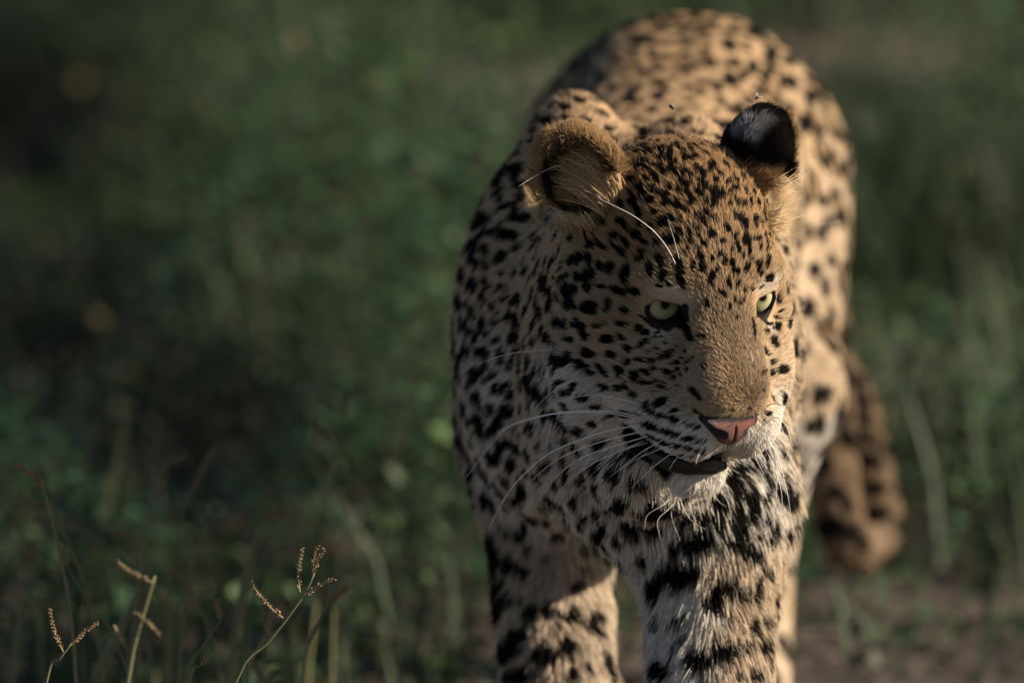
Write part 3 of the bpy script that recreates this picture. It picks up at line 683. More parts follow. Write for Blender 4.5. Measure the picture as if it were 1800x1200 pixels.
    "1019,7759,3450,605,1067,-175,22,955,693 892,6823,3850,332,849,-137,-3,27,940 1151,8128,3548,334,649,-105,11,544,765 751,1894,4156,603,1532,-257,-1,53,660 979,7424,3216,427,371,-62,9,451,560 1003,8075,4201,787,1983,-306,1,147,615 1179,8456,3963,451,1013,-159,9,426,575 1137,8464,4120,451,1046,-162,8,364,478 "
    "70,9586,5280,746,-122,17,23,1707,141 -79,9659,5270,742,-474,66,23,1938,163 -254,9735,5225,946,-1570,218,23,2294,221 233,9653,5283,642,44,-6,23,1464,121 334,9434,5267,645,316,-44,24,1450,121 -31,9196,5258,740,-284,40,18,1453,119 97,9168,5262,637,-25,3,17,1213,99 -192,8901,5224,733,-749,105,26,2366,203 "
    "270,9094,5256,747,244,-34,27,1691,139 503,9340,5230,874,1117,-156,31,1625,149 173,8692,5241,635,74,-10,22,1447,117 -34,8639,5236,842,-225,32,15,1204,97 471,8749,5204,650,823,-116,30,1616,146 153,8221,5220,421,45,-6,22,1438,115 -53,8144,5215,837,-215,30,15,1196,95 49,8068,5213,734,-2,0,13,956,76 "
    "-255,8377,5194,312,-368,52,14,1399,121 317,7961,5191,530,376,-53,32,1880,155 471,8101,5163,756,1105,-157,25,1346,126 545,7895,5114,381,732,-105,42,2126,224 100,7669,5191,731,48,-7,14,951,75 212,7758,5191,631,252,-36,15,947,76 624,8332,5109,442,967,-138,42,2064,237 780,9263,5090,562,1296,-183,62,2828,352 "
    "650,9615,5191,666,1184,-165,55,2669,275 716,9576,5155,521,-1364,-470,366,1821,22 -150,7527,5179,726,-304,44,16,1421,112 -240,7882,5182,622,-555,79,12,1174,97 -465,7811,5101,720,-1520,218,13,1712,176 -393,7145,5119,615,-806,117,12,1367,117 -270,6924,5139,617,-378,55,14,1403,110 248,7240,5155,630,434,-62,15,933,75 "
    "350,7262,5135,530,599,-86,20,1139,98 461,7573,5123,687,6,-253,156,1653,108 -66,7126,5163,622,-40,6,18,1417,110 366,6779,5091,484,-77,-167,109,1167,75 222,6872,5134,523,359,-52,15,928,74 729,8426,5038,450,1282,-184,53,2487,388 837,8635,4949,342,1066,-154,42,1884,369 923,8962,4915,410,-27,-489,368,1785,18 "
    "872,8172,4821,403,1455,-213,26,1135,365 1020,8657,4654,583,2092,-309,34,1463,639 910,7880,4657,463,1776,-265,25,1109,576 629,7594,5029,276,717,-104,35,1683,230 1065,9144,4792,683,1719,-250,28,1169,475 936,9508,5000,447,-331,-410,436,2420,37 -286,6572,5121,716,-473,69,16,1628,127 -496,6899,5073,612,-1135,165,11,1518,144 "
    "-387,6417,5099,407,-458,67,14,1609,128 -95,6733,5142,619,-43,6,14,1175,90 -19,6367,5130,617,70,-10,9,709,52 99,6172,5122,620,321,-47,14,935,70 188,6263,5109,416,371,-54,15,922,72 440,6678,5048,589,366,-267,88,922,61 98,2635,5555,763,234,-34,6,404,84 295,5963,5064,422,709,-105,18,1077,99 "
    "-122,6105,5132,409,-21,3,17,1415,103 -449,9807,5122,840,-2106,295,19,2515,296 -551,9646,5048,734,-2122,300,15,2295,323 -644,9450,4945,523,-1761,251,12,2297,426 -283,9729,5213,736,-1301,181,17,1818,179 -446,9129,5117,624,-1618,228,13,1628,199 -550,9165,5028,520,-1709,243,9,1394,231 -575,8386,5014,464,-1531,220,9,1376,228 "
    "-351,8237,5160,621,-1038,148,12,1350,126 636,-568,4222,401,1001,-173,-6,-164,581 948,7288,2908,422,198,-34,-2,41,628 714,1038,3640,447,1112,-196,8,423,446 1020,7371,2646,373,277,-49,-13,-368,754 937,8057,2107,494,743,-134,-29,-1057,780 950,8665,1694,506,1085,-200,-17,-598,597 689,699,3110,376,902,-166,-7,-185,574 "
    "823,8484,1272,486,322,-61,8,452,509 906,8684,1361,392,789,-148,6,326,372 1072,7362,2896,373,279,-48,-1,93,726 636,-574,4410,393,670,-114,0,63,287 1021,7958,2251,387,701,-125,-26,-910,698 1281,10948,1261,1347,-684,126,-3,53,1032 1104,7435,2655,485,527,-92,-18,-514,939 1324,11015,1531,819,-48,9,5,277,575 "
    "1233,11164,1700,743,-348,62,18,754,561 1451,10945,1240,693,315,-58,2,203,796 1143,7427,2885,538,563,-97,-2,41,629 1409,10990,1427,623,273,-50,5,260,578 1530,10968,1127,628,395,-73,-1,71,682 1466,11880,2215,1360,18,-246,114,293,570 1498,11801,2089,1357,-35,-237,116,373,555 1532,11738,1947,1357,-11,-241,113,274,572 "
    "1560,11663,1798,1356,-38,-236,115,328,562 1592,11552,1630,1369,-58,-111,66,495,538 1614,11396,1462,1236,-19,3,14,547,529 1631,11230,1296,1097,-2,0,13,498,536 "
)
for e in MARKINGS.split():
    e = [float(k_) for k_ in e.split(',')]
    spot(np.array(e[:3]) * 1e-4, np.array(e[3:6]) * 1e-5, np.array(e[6:]) * 1e-5)
traced = np.array([s_[0] for s_ in SPOTS])
bvh = BVHTree.FromPolygons([tuple(v) for v in V], F)

# the rest of the coat: spots scattered over the skin, in rings on the flanks
perm = rng.permutation(len(V))[:60000]
cell = {}
def spacing(p, i):
    if istail[i]: return 0.0185 if TAILT[i] < 0.62 else 0.015
    if HW[i] > 0.5: return 0.0082 if (Qv[i][2] > 2.2 and Qv[i][1] < 2.0) else 0.0125
    r = 0.0150
    if LEGW[i] > 0.5: r = 0.030 if p[2] < 0.33 else 0.022
    elif p[1] > 0.45: r = 0.026 if p[2] < 0.495 else 0.0165
    return r
cells = {}
chosen = []
for i in perm:
    p = V[i]; r = spacing(p, i)
    q = Qv[i]; brow = HW[i] > 0.5 and q[2] > 2.9 and q[1] < 2.0 and earw[i] < 0.1
    if len(traced) and (((traced - p) ** 2).sum(1) < (r * (0.62 if brow else 1.7 if istail[i] else 0.66 if p[1] < 0.45 and LEGW[i] < 0.5 else 0.8)) ** 2).any(): continue
    if HW[i] > 0.5 and len(traced) and q[1] > -4.5 and q[0] < 5.0 and not brow: continue      # the face has its own markings
    if HW[i] > 0.3 and ((q[1] > -1.0 and not brow) or earw[i] > 0.2): continue
    key = tuple((p // 0.03).astype(int)); ok = True
    for dx in (-1, 0, 1):
        for dy in (-1, 0, 1):
            for dz in (-1, 0, 1):
                for (pp) in cells.get((key[0] + dx, key[1] + dy, key[2] + dz), ()):
                    if ((pp - p) ** 2).sum() < r * r: ok = False; break
                if not ok: break
            if not ok: break
        if not ok: break
    if not ok: continue
    cells.setdefault(key, []).append(p); chosen.append(i)
for i in chosen:
    p, n = V[i], NRM[i]
    t = flow[i] - n * (flow[i] @ n); t = norm(t); u = np.cross(n, t)
    r = spacing(p, i)
    if istail[i]:
        ring = TAILT[i] > 0.62
        spot(p, u * (0.018 if ring else 0.0115), t * (0.0072 if ring else 0.0105)); continue
    if p[1] > 0.45 and LEGW[i] < 0.5 and p[2] < 0.50 and HW[i] < 0.3:           # rosette
        FILL.append((p, u * 0.011, t * 0.011, 0.8)); k = rng.integers(3, 5); a0 = rng.uniform(0, 6.28)
        for m_ in range(k):
            aa = a0 + m_ * 6.283 / (k + 0.5) + rng.uniform(-.2, .2)
            d = math.cos(aa) * t + math.sin(aa) * u; e = -math.sin(aa) * t + math.cos(aa) * u
            spot(p + d * 0.0098, e * rng.uniform(.0080, .0104), d * rng.uniform(.0050, .0066))
        continue
    s_ = r * rng.uniform(0.31, 0.40)
    el = rng.uniform(1.0, 1.7) if not (p[1] > 0.35 and p[2] > 0.46) else rng.uniform(1.2, 2.1)
    spot(p, t * s_ * el, u * s_ / math.sqrt(el))

def marks(p, SPOTS=SPOTS):
    """darkness of the markings at points p"""
    w = np.zeros(len(p))
    pw = p + 0.0011 * np.stack([vnoise(p, 260.0, 11), vnoise(p, 260.0, 12), vnoise(p, 260.0, 13)], 1) \
           + 0.0016 * np.stack([vnoise(p, 110.0, 14), vnoise(p, 110.0, 15), vnoise(p, 110.0, 16)], 1)
    o = np.argsort(pw[:, 0]); xs = pw[o, 0]
    for c, a, b, s in SPOTS:
        r = max(np.linalg.norm(a), np.linalg.norm(b)) * 1.3
        i0, i1 = np.searchsorted(xs, [c[0] - r, c[0] + r])
        ii = o[i0:i1]; d = pw[ii] - c
        m = (np.abs(d[:, 1]) < r) & (np.abs(d[:, 2]) < r)
        ii = ii[m]; d = d[m]
        if not len(ii): continue
        G = np.array([[a @ a, a @ b], [a @ b, b @ b]]); Gi = np.linalg.inv(G)
        uv = np.stack([d @ a, d @ b], 1) @ Gi
        n_ = np.cross(a, b); n_ = n_ / np.linalg.norm(n_)
        k = np.sqrt((uv ** 2).sum(1) + (d @ n_ / (r * 1.2)) ** 2)
        w[ii] = np.maximum(w[ii], s * sstep(1.12, 0.84, k))
    return w

# nose leather
NOSE_C = hpix(1279, 744, 6.2)
def sdf_nose(q):
    e = (q - NOSE_C) / 1.12; a, c, b = e.T
    aa = np.abs(a)
    d = ell(e, (0, 0, 0), (2.15, 1.15, 1.25))
    tri = (aa - 0.30 - 0.95 * (b + 1.15)) / 1.38
    d = smax(d, tri, 0.35)
    d = smax(d, b - 0.78 + 0.08 * aa ** 2, 0.30)
    for sg in (-1, 1):
        n1 = cone(e, (sg * 0.78, 1.15, -0.30), (sg * 1.45, 0.55, -0.02), 0.27, 0.22)
        n1 = smin(n1, cone(e, (sg * 1.45, 0.55, -0.02), (sg * 2.1, 0.0, 0.5), 0.20, 0.12), 0.15)
        d = smax(d, -n1, 0.14)
    d = smax(d, -np.maximum(np.maximum(aa - 0.035, 0.5 - c), b - 0.25), 0.14)
    return d * 1.12
def bare(q):
    """eyelid rims, lips, nose: 1 where there is no hair"""
    qs = q.copy(); qs[:, 0] += 0.17 * np.maximum(0, q[:, 1] - 0.3)
    w = np.zeros(len(q))
    for sg in (-1, 1):
        c = np.array([sg * EYE_C, EYE_Y, 0.0]); r, f, u = eye_axes(sg)
        e = qs - c; U = (e @ r) * sg; F_ = e @ f; Vv = e @ u
        ap = np.sqrt(U ** 2 + (Vv + 0.10) ** 2) - 1.0
        ap = smax(ap, Vv - (0.40 + 0.12 * U), 0.25)
        inner = np.sqrt(((U + 0.95) / 0.55) ** 2 + ((Vv + 0.62) / 0.22) ** 2) - 1
        ap = smin(ap, inner * 0.25, 0.2)
        w = np.maximum(w, sstep(0.40 - 0.26 * sstep(-0.1, 0.35, Vv), 0.27 - 0.24 * sstep(-0.1, 0.35, Vv), ap) * (np.abs(F_ - 1.0) < 1.3))
    zc = np.interp(qs[:, 1], [0.4, 2.8, 4.6, 5.8], [-9.2, -9.1, -8.95, -8.75])
    w = np.maximum(w, sstep(0.62, 0.5, np.abs(qs[:, 2] - zc)) * sstep(0.8, 1.6, qs[:, 1]) * (np.abs(qs[:, 0]) < 4.2) * (qs[:, 0] < 0.7))
    near = np.abs(q - NOSE_C).max(1) < 3.5
    if near.any(): w[near] = np.maximum(w[near], sstep(0.12, 0.03, sdf_nose(q[near])))
    return w

def coat(p, n, hw, legw):
    c = base_coat(p, n, hw, legw)
    c = mix(c, RUST, marks(p, FILL) * 0.7)
    w = marks(p)
    c = mix(c, BLACK * (1 + 0.4 * vnoise(p, 300., 8))[:, None], w)
    return np.clip(c, 0.002, 0.9)

# skin
m_skin, nt, b = mat_new('skin')
at = nt.nodes.new('ShaderNodeAttribute'); at.attribute_name = 'Col'
nt.links.new(at.outputs['Color'], b.inputs['Base Color'])
b.inputs['Roughness'].default_value = 0.6
b.inputs['Specular IOR Level'].default_value = 0.15
leo = bpy.data.objects.new('leopard', None); scene.collection.objects.link(leo)
tag(leo, 'spotted leopard walking towards the camera with its head turned to the right', 'leopard')
leo.location = (0, 0, 0)
BODY_ME = mesh_np('body', V, F, m_skin)
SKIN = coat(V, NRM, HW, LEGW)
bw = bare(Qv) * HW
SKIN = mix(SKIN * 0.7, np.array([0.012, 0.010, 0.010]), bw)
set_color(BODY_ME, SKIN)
body = link('body', BODY_ME, leo)
print('skin', time.time() - T0)

# fur
def build_fur():
    A, B, C = V[TRI[:, 0]], V[TRI[:, 1]], V[TRI[:, 2]]
    area = np.linalg.norm(np.cross(B - A, C - A), axis=1) / 2
    tri_h = HW[TRI].mean(1); ty = V[TRI][:, :, 1].mean(1); tz = V[TRI][:, :, 2].mean(1)
    dens = np.where(tri_h > 0.5, 3.6e6, np.where(ty < 0.45, 0.95e6, 0.45e6))
    dens = np.where(tz < 0.12, 0.15e6, dens)
    cnt = rng.poisson(area * dens * FURQ)
    t = np.repeat(np.arange(len(TRI)), cnt); N = len(t)
    r1, r2 = rng.random(N), rng.random(N); s1 = np.sqrt(r1)
    w = np.stack([1 - s1, s1 * (1 - r2), s1 * r2], 1)
    idx = TRI[t]
    def ip(a): return (a[idx] * (w[:, :, None] if a.ndim == 2 else w)).sum(1)
    p = ip(V); n = norm(ip(NRM)); fl = ip(flow); hw = ip(HW); lw = ip(LEGW); L = ip(LEN); ew = ip(earw)
    q = w2h(p)
    keep = rng.random(N) > np.maximum(bare(q) * 1.5, ear_hollow(q) * 0.75) * (hw > 0.3)
    p, n, fl, hw, lw, L, q, ew = [a[keep] for a in (p, n, fl, hw, lw, L, q, ew)]
    N = len(p)
    fine = hw > 0.5
    # combing
    jit = np.stack([vnoise(p, 60., 21), vnoise(p, 60., 22), vnoise(p, 60., 23)], 1) * 0.30 + rng.normal(0, 0.16, (N, 3))
    d = norm(fl) + jit
    d = norm(d - n * (d * n).sum(1)[:, None])
    col = coat(p + d * (L * np.where(fine, 0.45, 0.5))[:, None], n, hw, lw)
    flat = np.where(fine, 0.0, np.maximum(sstep(0.38, 0.5, p[:, 1]), 0.6 * sstep(0.40, 0.46, p[:, 2])))
    lift = 0.42 - 0.15 * flat + (0.20 * rng.normal(size=N) + 0.15 * vnoise(p, 80., 24)) * (1 - 0.6 * flat)
    lift = np.clip(lift, 0.16, 1.2)
    L = L * rng.uniform(0.65, 1.15, N)
    K = 4
    P_ = np.zeros((N, K, 3)); P_[:, 0] = p - n * 0.0006
    for k in range(1, K):
        u = k / (K - 1)
        a = lift * (1 - (0.55 - 0.25 * flat) * u)
        P_[:, k] = P_[:, k - 1] + (L / (K - 1))[:, None] * (d * np.cos(a)[:, None] + n * np.sin(a)[:, None])
    P_[:, 2:, 2] -= (0.06 * L * (1 - flat))[:, None] * np.array([0.3, 1.0])
    # tufts: tips drawn together
    for size, pull in ((0.0042, 0.32), (0.0105, 0.15)):
        sz = np.where(fine, size * 0.62, size)[:, None]
        cid = np.floor((p + 0.004 * np.stack([vnoise(p, 90., 31), vnoise(p, 90., 32), vnoise(p, 90., 33)], 1)) / sz).astype(np.int64)
        key = (cid[:, 0] * 73856093) ^ (cid[:, 1] * 19349663) ^ (cid[:, 2] * 83492791) ^ fine.astype(np.int64)
        _, inv = np.unique(key, return_inverse=True)
        num = np.bincount(inv).astype(float)
        off = P_[:, -1] - p
        mean = np.stack([np.bincount(inv, P_[:, -1][:, a]) / num for a in range(3)], 1)[inv]
        far = mean - P_[:, -1]; ln = np.linalg.norm(far, axis=1); ok = ln < sz[:, 0] * 1.5
        for k, f in ((1, 0.12), (2, 0.5), (3, 1.0)):
            P_[:, k] += far * (pull * f * ok)[:, None]
    vf = rng.uniform(0.70, 1.25, N); vf = np.where(rng.random(N) < 0.10, vf * 0.55, vf); col = col * vf[:, None]
    rad = np.where(fine, 0.00017, np.where(p[:, 1] < 0.45, 0.00030, 0.00046)) * rng.uniform(0.75, 1.25, N)
    cu = bpy.data.hair_curves.new('fur')
    cu.add_curves([K] * N)
    cu.position_data.foreach_set('vector', P_.astype(np.float32).ravel())
    ra = cu.attributes.get('radius') or cu.attributes.new('radius', 'FLOAT', 'POINT')
    ra.data.foreach_set('value', (rad[:, None] * np.array([1.0, 0.95, 0.7, 0.2])[None]).astype(np.float32).ravel())
    ca = cu.attributes.new('fur_color', 'FLOAT_COLOR', 'CURVE')
    c4 = np.ones((N, 4), np.float32); c4[:, :3] = col
    ca.data.foreach_set('color', c4.ravel())
    print('hairs', N)
    return cu

def fur_material():
    m, nt, b = mat_new('fur')
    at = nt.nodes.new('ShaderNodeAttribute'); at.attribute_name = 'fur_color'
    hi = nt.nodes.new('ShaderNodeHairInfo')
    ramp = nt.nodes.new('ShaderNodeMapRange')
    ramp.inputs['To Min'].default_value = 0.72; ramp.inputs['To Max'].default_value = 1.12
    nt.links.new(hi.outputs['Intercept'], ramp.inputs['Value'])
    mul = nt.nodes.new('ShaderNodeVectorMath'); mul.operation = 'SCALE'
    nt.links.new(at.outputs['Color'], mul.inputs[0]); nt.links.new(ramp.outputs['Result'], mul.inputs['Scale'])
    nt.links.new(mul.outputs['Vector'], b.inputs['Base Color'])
    b.inputs['Roughness'].default_value = 0.55
    b.inputs['Specular IOR Level'].default_value = 0.06
    tr = nt.nodes.new('ShaderNodeBsdfTranslucent'); nt.links.new(mul.outputs['Vector'], tr.inputs['Color'])
    mx = nt.nodes.new('ShaderNodeMixShader'); mx.inputs['Fac'].default_value = 0.22
    nt.links.new(b.outputs['BSDF'], mx.inputs[1]); nt.links.new(tr.outputs['BSDF'], mx.inputs[2])
    nt.links.new(mx.outputs['Shader'], nt.nodes['Material Output'].inputs['Surface'])
    return m

M_FUR = fur_material()
FURQ = 1.0
if FUR:
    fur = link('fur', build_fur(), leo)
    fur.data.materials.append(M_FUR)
    tag(fur, kind='stuff')
print('fur', time.time() - T0)

def unskew(q):
    q = np.array(q, float); q[..., 0] -= 0.17 * np.maximum(0, q[..., 1] - 0.3); return q

# eyes: pale green iris, small round pupil, dark ring, wet cornea
def eye_material():
    m, nt, b = mat_new('iris')
    N = nt.nodes.new; Lk = nt.links.new
    tc = N('ShaderNodeTexCoord'); sep = N('ShaderNodeSeparateXYZ'); Lk(tc.outputs['Object'], sep.inputs[0])
    cmb = N('ShaderNodeCombineXYZ'); Lk(sep.outputs['X'], cmb.inputs['X']); Lk(sep.outputs['Z'], cmb.inputs['Z'])
    ln = N('ShaderNodeVectorMath'); ln.operation = 'LENGTH'; Lk(cmb.outputs[0], ln.inputs[0])
    sc = N('ShaderNodeMath'); sc.operation = 'DIVIDE'; Lk(ln.outputs['Value'], sc.inputs[0]); sc.inputs[1].default_value = EYE_R * HS
    rp = N('ShaderNodeValToRGB'); Lk(sc.outputs[0], rp.inputs[0])
    e = rp.color_ramp.elements
    e[0].position = 0.0; e[0].color = (0.004, 0.004, 0.004, 1)
    e[1].position = 0.20; e[1].color = (0.004, 0.004, 0.004, 1)
    for pos, c in ((0.235, (0.15, 0.18, 0.07)), (0.42, (0.37, 0.35, 0.21)), (0.72, (0.44, 0.415, 0.28)), (0.82, (0.26, 0.28, 0.16)), (0.90, (0.02, 0.02, 0.018)), (1.0, (0.01, 0.01, 0.01))):
        k = e.new(pos); k.color = c + (1,)
    wv = N('ShaderNodeTexNoise'); wv.inputs['Scale'].default_value = 9.0; wv.inputs['Detail'].default_value = 4
    at = N('ShaderNodeMath'); at.operation = 'ARCTAN2'; Lk(sep.outputs['X'], at.inputs[0]); Lk(sep.outputs['Z'], at.inputs[1])
    c2 = N('ShaderNodeCombineXYZ'); Lk(at.outputs[0], c2.inputs['X']); Lk(sc.outputs[0], c2.inputs['Y']); Lk(c2.outputs[0], wv.inputs['Vector'])
    mr = N('ShaderNodeMapRange'); mr.inputs['To Min'].default_value = 0.7; mr.inputs['To Max'].default_value = 1.25; Lk(wv.outputs['Fac'], mr.inputs['Value'])
    mu = N('ShaderNodeVectorMath'); mu.operation = 'SCALE'; Lk(rp.outputs['Color'], mu.inputs[0]); Lk(mr.outputs[0], mu.inputs['Scale'])
    Lk(mu.outputs[0], b.inputs['Base Color'])
    b.inputs['Roughness'].default_value = 0.5
    b.inputs['Coat Weight'].default_value = 0.14; b.inputs['Coat Roughness'].default_value = 0.02; b.inputs['Specular IOR Level'].default_value = 0.04
    return m
M_IRIS = eye_material()
EYES = []
for sg, gp in ((-1, (1168, 524)), (1, (1338, 519))):
    me = bpy.data.meshes.new('eye'); bm = bmesh.new()
    bmesh.ops.create_uvsphere(bm, u_segments=48, v_segments=32, radius=EYE_R * HS); bm.to_mesh(me); bm.free()
    me.polygons.foreach_set('use_smooth', np.ones(len(me.polygons), bool)); me.materials.append(M_IRIS)
    o = link('eye', me, leo)
    c = h2w(unskew((sg * EYE_C, EYE_Y, 0)))
    r, f, u = eye_axes(sg)
    g = norm(HR @ norm(f + 0.15 * u - 0.04 * r))
    o.matrix_world = Matrix.Translation(Vector(c)) @ Vector(g).to_track_quat('Y', 'Z').to_matrix().to_4x4()

lo = NOSE_C - np.array([2.6, 1.8, 1.8]); hi = NOSE_C + np.array([2.6, 1.8, 1.8])
nv, nq = surface_nets(sdf_nose, lo, hi, 0.075)
nv = project(sdf_nose, nv, 0.02, 2, 0.05)
e = (nv - NOSE_C) / 1.12; aa = np.abs(e[:, 0])
pink = sstep(1.12, 0.80, aa - 0.55 * (e[:, 2] + 0.2)) * sstep(0.62, 0.42, e[:, 2] + 0.06 * vnoise(nv, 5.0, 41))
hole = np.minimum.reduce([np.minimum(cone(e, (s_ * 0.78, 1.15, -0.30), (s_ * 1.45, 0.55, -0.02), 0.27, 0.22), cone(e, (s_ * 1.45, 0.55, -0.02), (s_ * 2.1, 0.0, 0.5), 0.20, 0.12)) for s_ in (-1, 1)])
pink *= sstep(0.03, 0.16, hole) * sstep(0.02, 0.07, aa + np.maximum(0, e[:, 2] + 0.1) * 0.2)
pink *= 1 - 0.8 * (vnoise(nv, 6.0, 44) > 0.62)
nc = mix(np.tile(np.array([0.018, 0.017, 0.020]), (len(nv), 1)), np.array([0.25, 0.10, 0.082]), pink)
nc = nc * (1 + 0.12 * vnoise(nv, 9.0, 42))[:, None]
m_nose, nt, b = mat_new('nose_leather')
at = nt.nodes.new('ShaderNodeAttribute'); at.attribute_name = 'Col'; nt.links.new(at.outputs['Color'], b.inputs['Base Color'])
b.inputs['Roughness'].default_value = 0.42; b.inputs['Subsurface Weight'].default_value = 0.08; b.inputs['Subsurface Radius'].default_value = (0.002, 0.001, 0.0006)
vo = nt.nodes.new('ShaderNodeTexVoronoi'); vo.inputs['Scale'].default_value = 900
bu = nt.nodes.new('ShaderNodeBump'); bu.inputs['Strength'].default_value = 0.8; bu.inputs['Distance'].default_value = 0.0006
nt.links.new(vo.outputs['Distance'], bu.inputs['Height']); nt.links.new(bu.outputs['Normal'], b.inputs['Normal'])
me = mesh_np('nose', h2w(nv), nq, m_nose); set_color(me, nc)
link('nose', me, leo)

# lower lip: dark wet band round the mouth
m_lip, nt, b = mat_new('lip')
b.inputs['Base Color'].default_value = (0.016, 0.010, 0.008, 1); b.inputs['Roughness'].default_value = 0.32; b.inputs['Specular IOR Level'].default_value = 0.35
no = nt.nodes.new('ShaderNodeTexNoise'); no.inputs['Scale'].default_value = 400
bu = nt.nodes.new('ShaderNodeBump'); bu.inputs['Strength'].default_value = 0.3; bu.inputs['Distance'].default_value = 0.001
nt.links.new(no.outputs['Fac'], bu.inputs['Height']); nt.links.new(bu.outputs['Normal'], b.inputs['Normal'])
lp = MOUTH[MOUTH[:, 0] < 0.75].copy(); lp[:, 0] -= 0.35; lp = unskew(lp)
tn = norm(np.gradient(lp, axis=0)); up = np.array([0, 0, 1.0]); outw = norm(np.cross(tn, up))
lv, lf, nn_ = [], [], 12
for i in range(len(lp)):
    t = i / (len(lp) - 1); w = 0.30 + 0.70 * min(1, 2.2 * t) * min(1, 0.25 + (1 - t) * 5)
    for k in range(nn_):
        a = 2 * math.pi * k / nn_
        lv.append(lp[i] - up * 0.30 - outw[i] * (0.22 - 0.30 * w * math.cos(a)) * 1.0 + up * 0.54 * w * (1 + 0.06 * math.sin(i * 2.3) + 0.05 * math.sin(i * 5.1)) * math.sin(a))
    if i:
        for k in range(nn_):
            k2 = (k + 1) % nn_
            lf.append([(i - 1) * nn_ + k, (i - 1) * nn_ + k2, i * nn_ + k2, i * nn_ + k])
lf.append(list(range(nn_))); lf.append([(len(lp) - 1) * nn_ + k for k in range(nn_)][::-1])
link('lip', mesh_np('lip', h2w(np.array(lv)), lf, m_lip), leo)

# whiskers, each one on its own
m_wh, nt, b = mat_new('whisker')
b.inputs['Base Color'].default_value = (0.78, 0.74, 0.68, 1); b.inputs['Roughness'].default_value = 0.35
m_eh, nt, b = mat_new('ear_hair')
b.inputs['Base Color'].default_value = (0.52, 0.40, 0.24, 1); b.inputs['Roughness'].default_value = 0.45
fine_bvh = bvh
def surf(px, py, default):
    r = norm(FWD + RGT * ((px - 900) / 20000.0) + UPV * ((600 - py) / 20000.0))
    hit = fine_bvh.ray_cast(Vector(CAM), Vector(r))
    return hit[0].y if hit[0] is not None else default
WH = [  # picture points from root to tip, change of depth, thickness
    ([(1135, 736), (1105, 728), (1060, 722), (990, 724), (940, 733), (900, 745), (874, 762)], 0.03, 1.2),
    ([(1133, 738), (1100, 731), (1055, 725), (985, 726), (935, 736), (892, 752), (862, 783), (820, 838)], 0.03, 1.1),
    ([(1131, 746), (1060, 759), (980, 789), (946, 811), (905, 850), (878, 891), (858, 932)], 0.02, 1.2),
    ([(1137, 756), (1060, 775), (1000, 797), (968, 815), (932, 846)], 0.02, 1.1),
    ([(1146, 764), (1060, 790), (1018, 806), (988, 828), (958, 856)], 0.02, 1.0),
    ([(1138, 772), (1060, 805), (1035, 819), (1002, 842), (985, 863)], 0.02, 1.1),
    ([(1145, 776), (1100, 789), (1060, 805), (1042, 814)], 0.01, 1.0),
    ([(1170, 770), (1130, 793), (1105, 812), (1072, 838)], 0.01, 0.9),
    ([(1190, 780), (1160, 789), (1127, 803)], 0.005, 0.9),
    ([(1162, 784), (1130, 800), (1092, 823)], 0.005, 0.9),
    ([(1183, 795), (1155, 815), (1130, 838), (1108, 858)], 0.0, 0.9),
    ([(1165, 797), (1150, 812), (1138, 832)], 0.0, 0.8),
    ([(1196, 799), (1184, 812), (1176, 826)], -0.003, 0.8),
    ([(1208, 806), (1207, 820), (1213, 838)], -0.003, 0.7),
    ([(1222, 808), (1222, 822), (1226, 838)], -0.003, 0.7),
    ([(1232, 794), (1226, 804), (1223, 816)], -0.003, 0.7),
    ([(1137, 714), (1090, 701), (1050, 695), (1015, 697), (985, 704), (948, 722)], 0.02, 0.8),
    ([(1025, 663), (985, 679), (955, 702), (935, 724)], 0.015, 0.7),
    ([(985, 613), (940, 616), (900, 621), (868, 629), (836, 642)], 0.0, 0.8),
    ([(1190, 471), (1176, 441), (1152, 409), (1116, 381), (1080, 362), (1048, 346)], -0.01, 0.9),
    ([(1195, 459), (1186, 425), (1174, 386)], -0.01, 0.6),
    ([(1003, 284), (965, 297), (938, 311), (911, 328)], -0.02, 0.7),
    ([(1349, 713), (1363, 709), (1379, 716), (1387, 736), (1382, 754)], 0.0, 0.9),
    ([(1352, 734), (1368, 735), (1383, 750), (1390, 776), (1384, 800), (1375, 826)], 0.01, 1.0),
    ([(1350, 738), (1364, 740), (1376, 755), (1379, 776)], 0.0, 0.8),
    ([(1345, 762), (1358, 790), (1364, 830), (1365, 862), (1361, 893), (1342, 938)], 0.01, 1.0),
    ([(1342, 766), (1366, 800), (1380, 850), (1388, 890), (1393, 940)], 0.01, 1.0),
    ([(1336, 774), (1357, 812), (1373, 862), (1374, 905), (1373, 940)], 0.01, 0.9),
    ([(1330, 783), (1343, 806), (1347, 832)], 0.0, 0.8),
    ([(1325, 788), (1332, 812), (1345, 836)], 0.0, 0.7),
    ([(1368, 425), (1390, 414), (1430, 398), (1478, 388)], 0.0, 0.7),
    ([(1188, 862), (1168, 885), (1138, 905), (1133, 930)], -0.005, 0.7),
    ([(1200, 866), (1178, 892), (1156, 915), (1161, 948)], -0.008, 0.7),
    ([(1215, 866), (1190, 880), (1180, 905), (1196, 950)], -0.008, 0.7),
    ([(1226, 868), (1228, 890), (1235, 915)], -0.005, 0.6),
    ([(1238, 866), (1243, 885), (1246, 905)], -0.005, 0.6),
    ([(1250, 862), (1263, 880), (1276, 890)], -0.004, 0.6),
    ([(1258, 856), (1280, 882), (1286, 925)], -0.004, 0.6),
    ([(1210, 868), (1215, 895), (1224, 920)], -0.006, 0.6),
    ([(1195, 866), (1200, 890), (1216, 915), (1240, 930)], -0.006, 0.6),
]
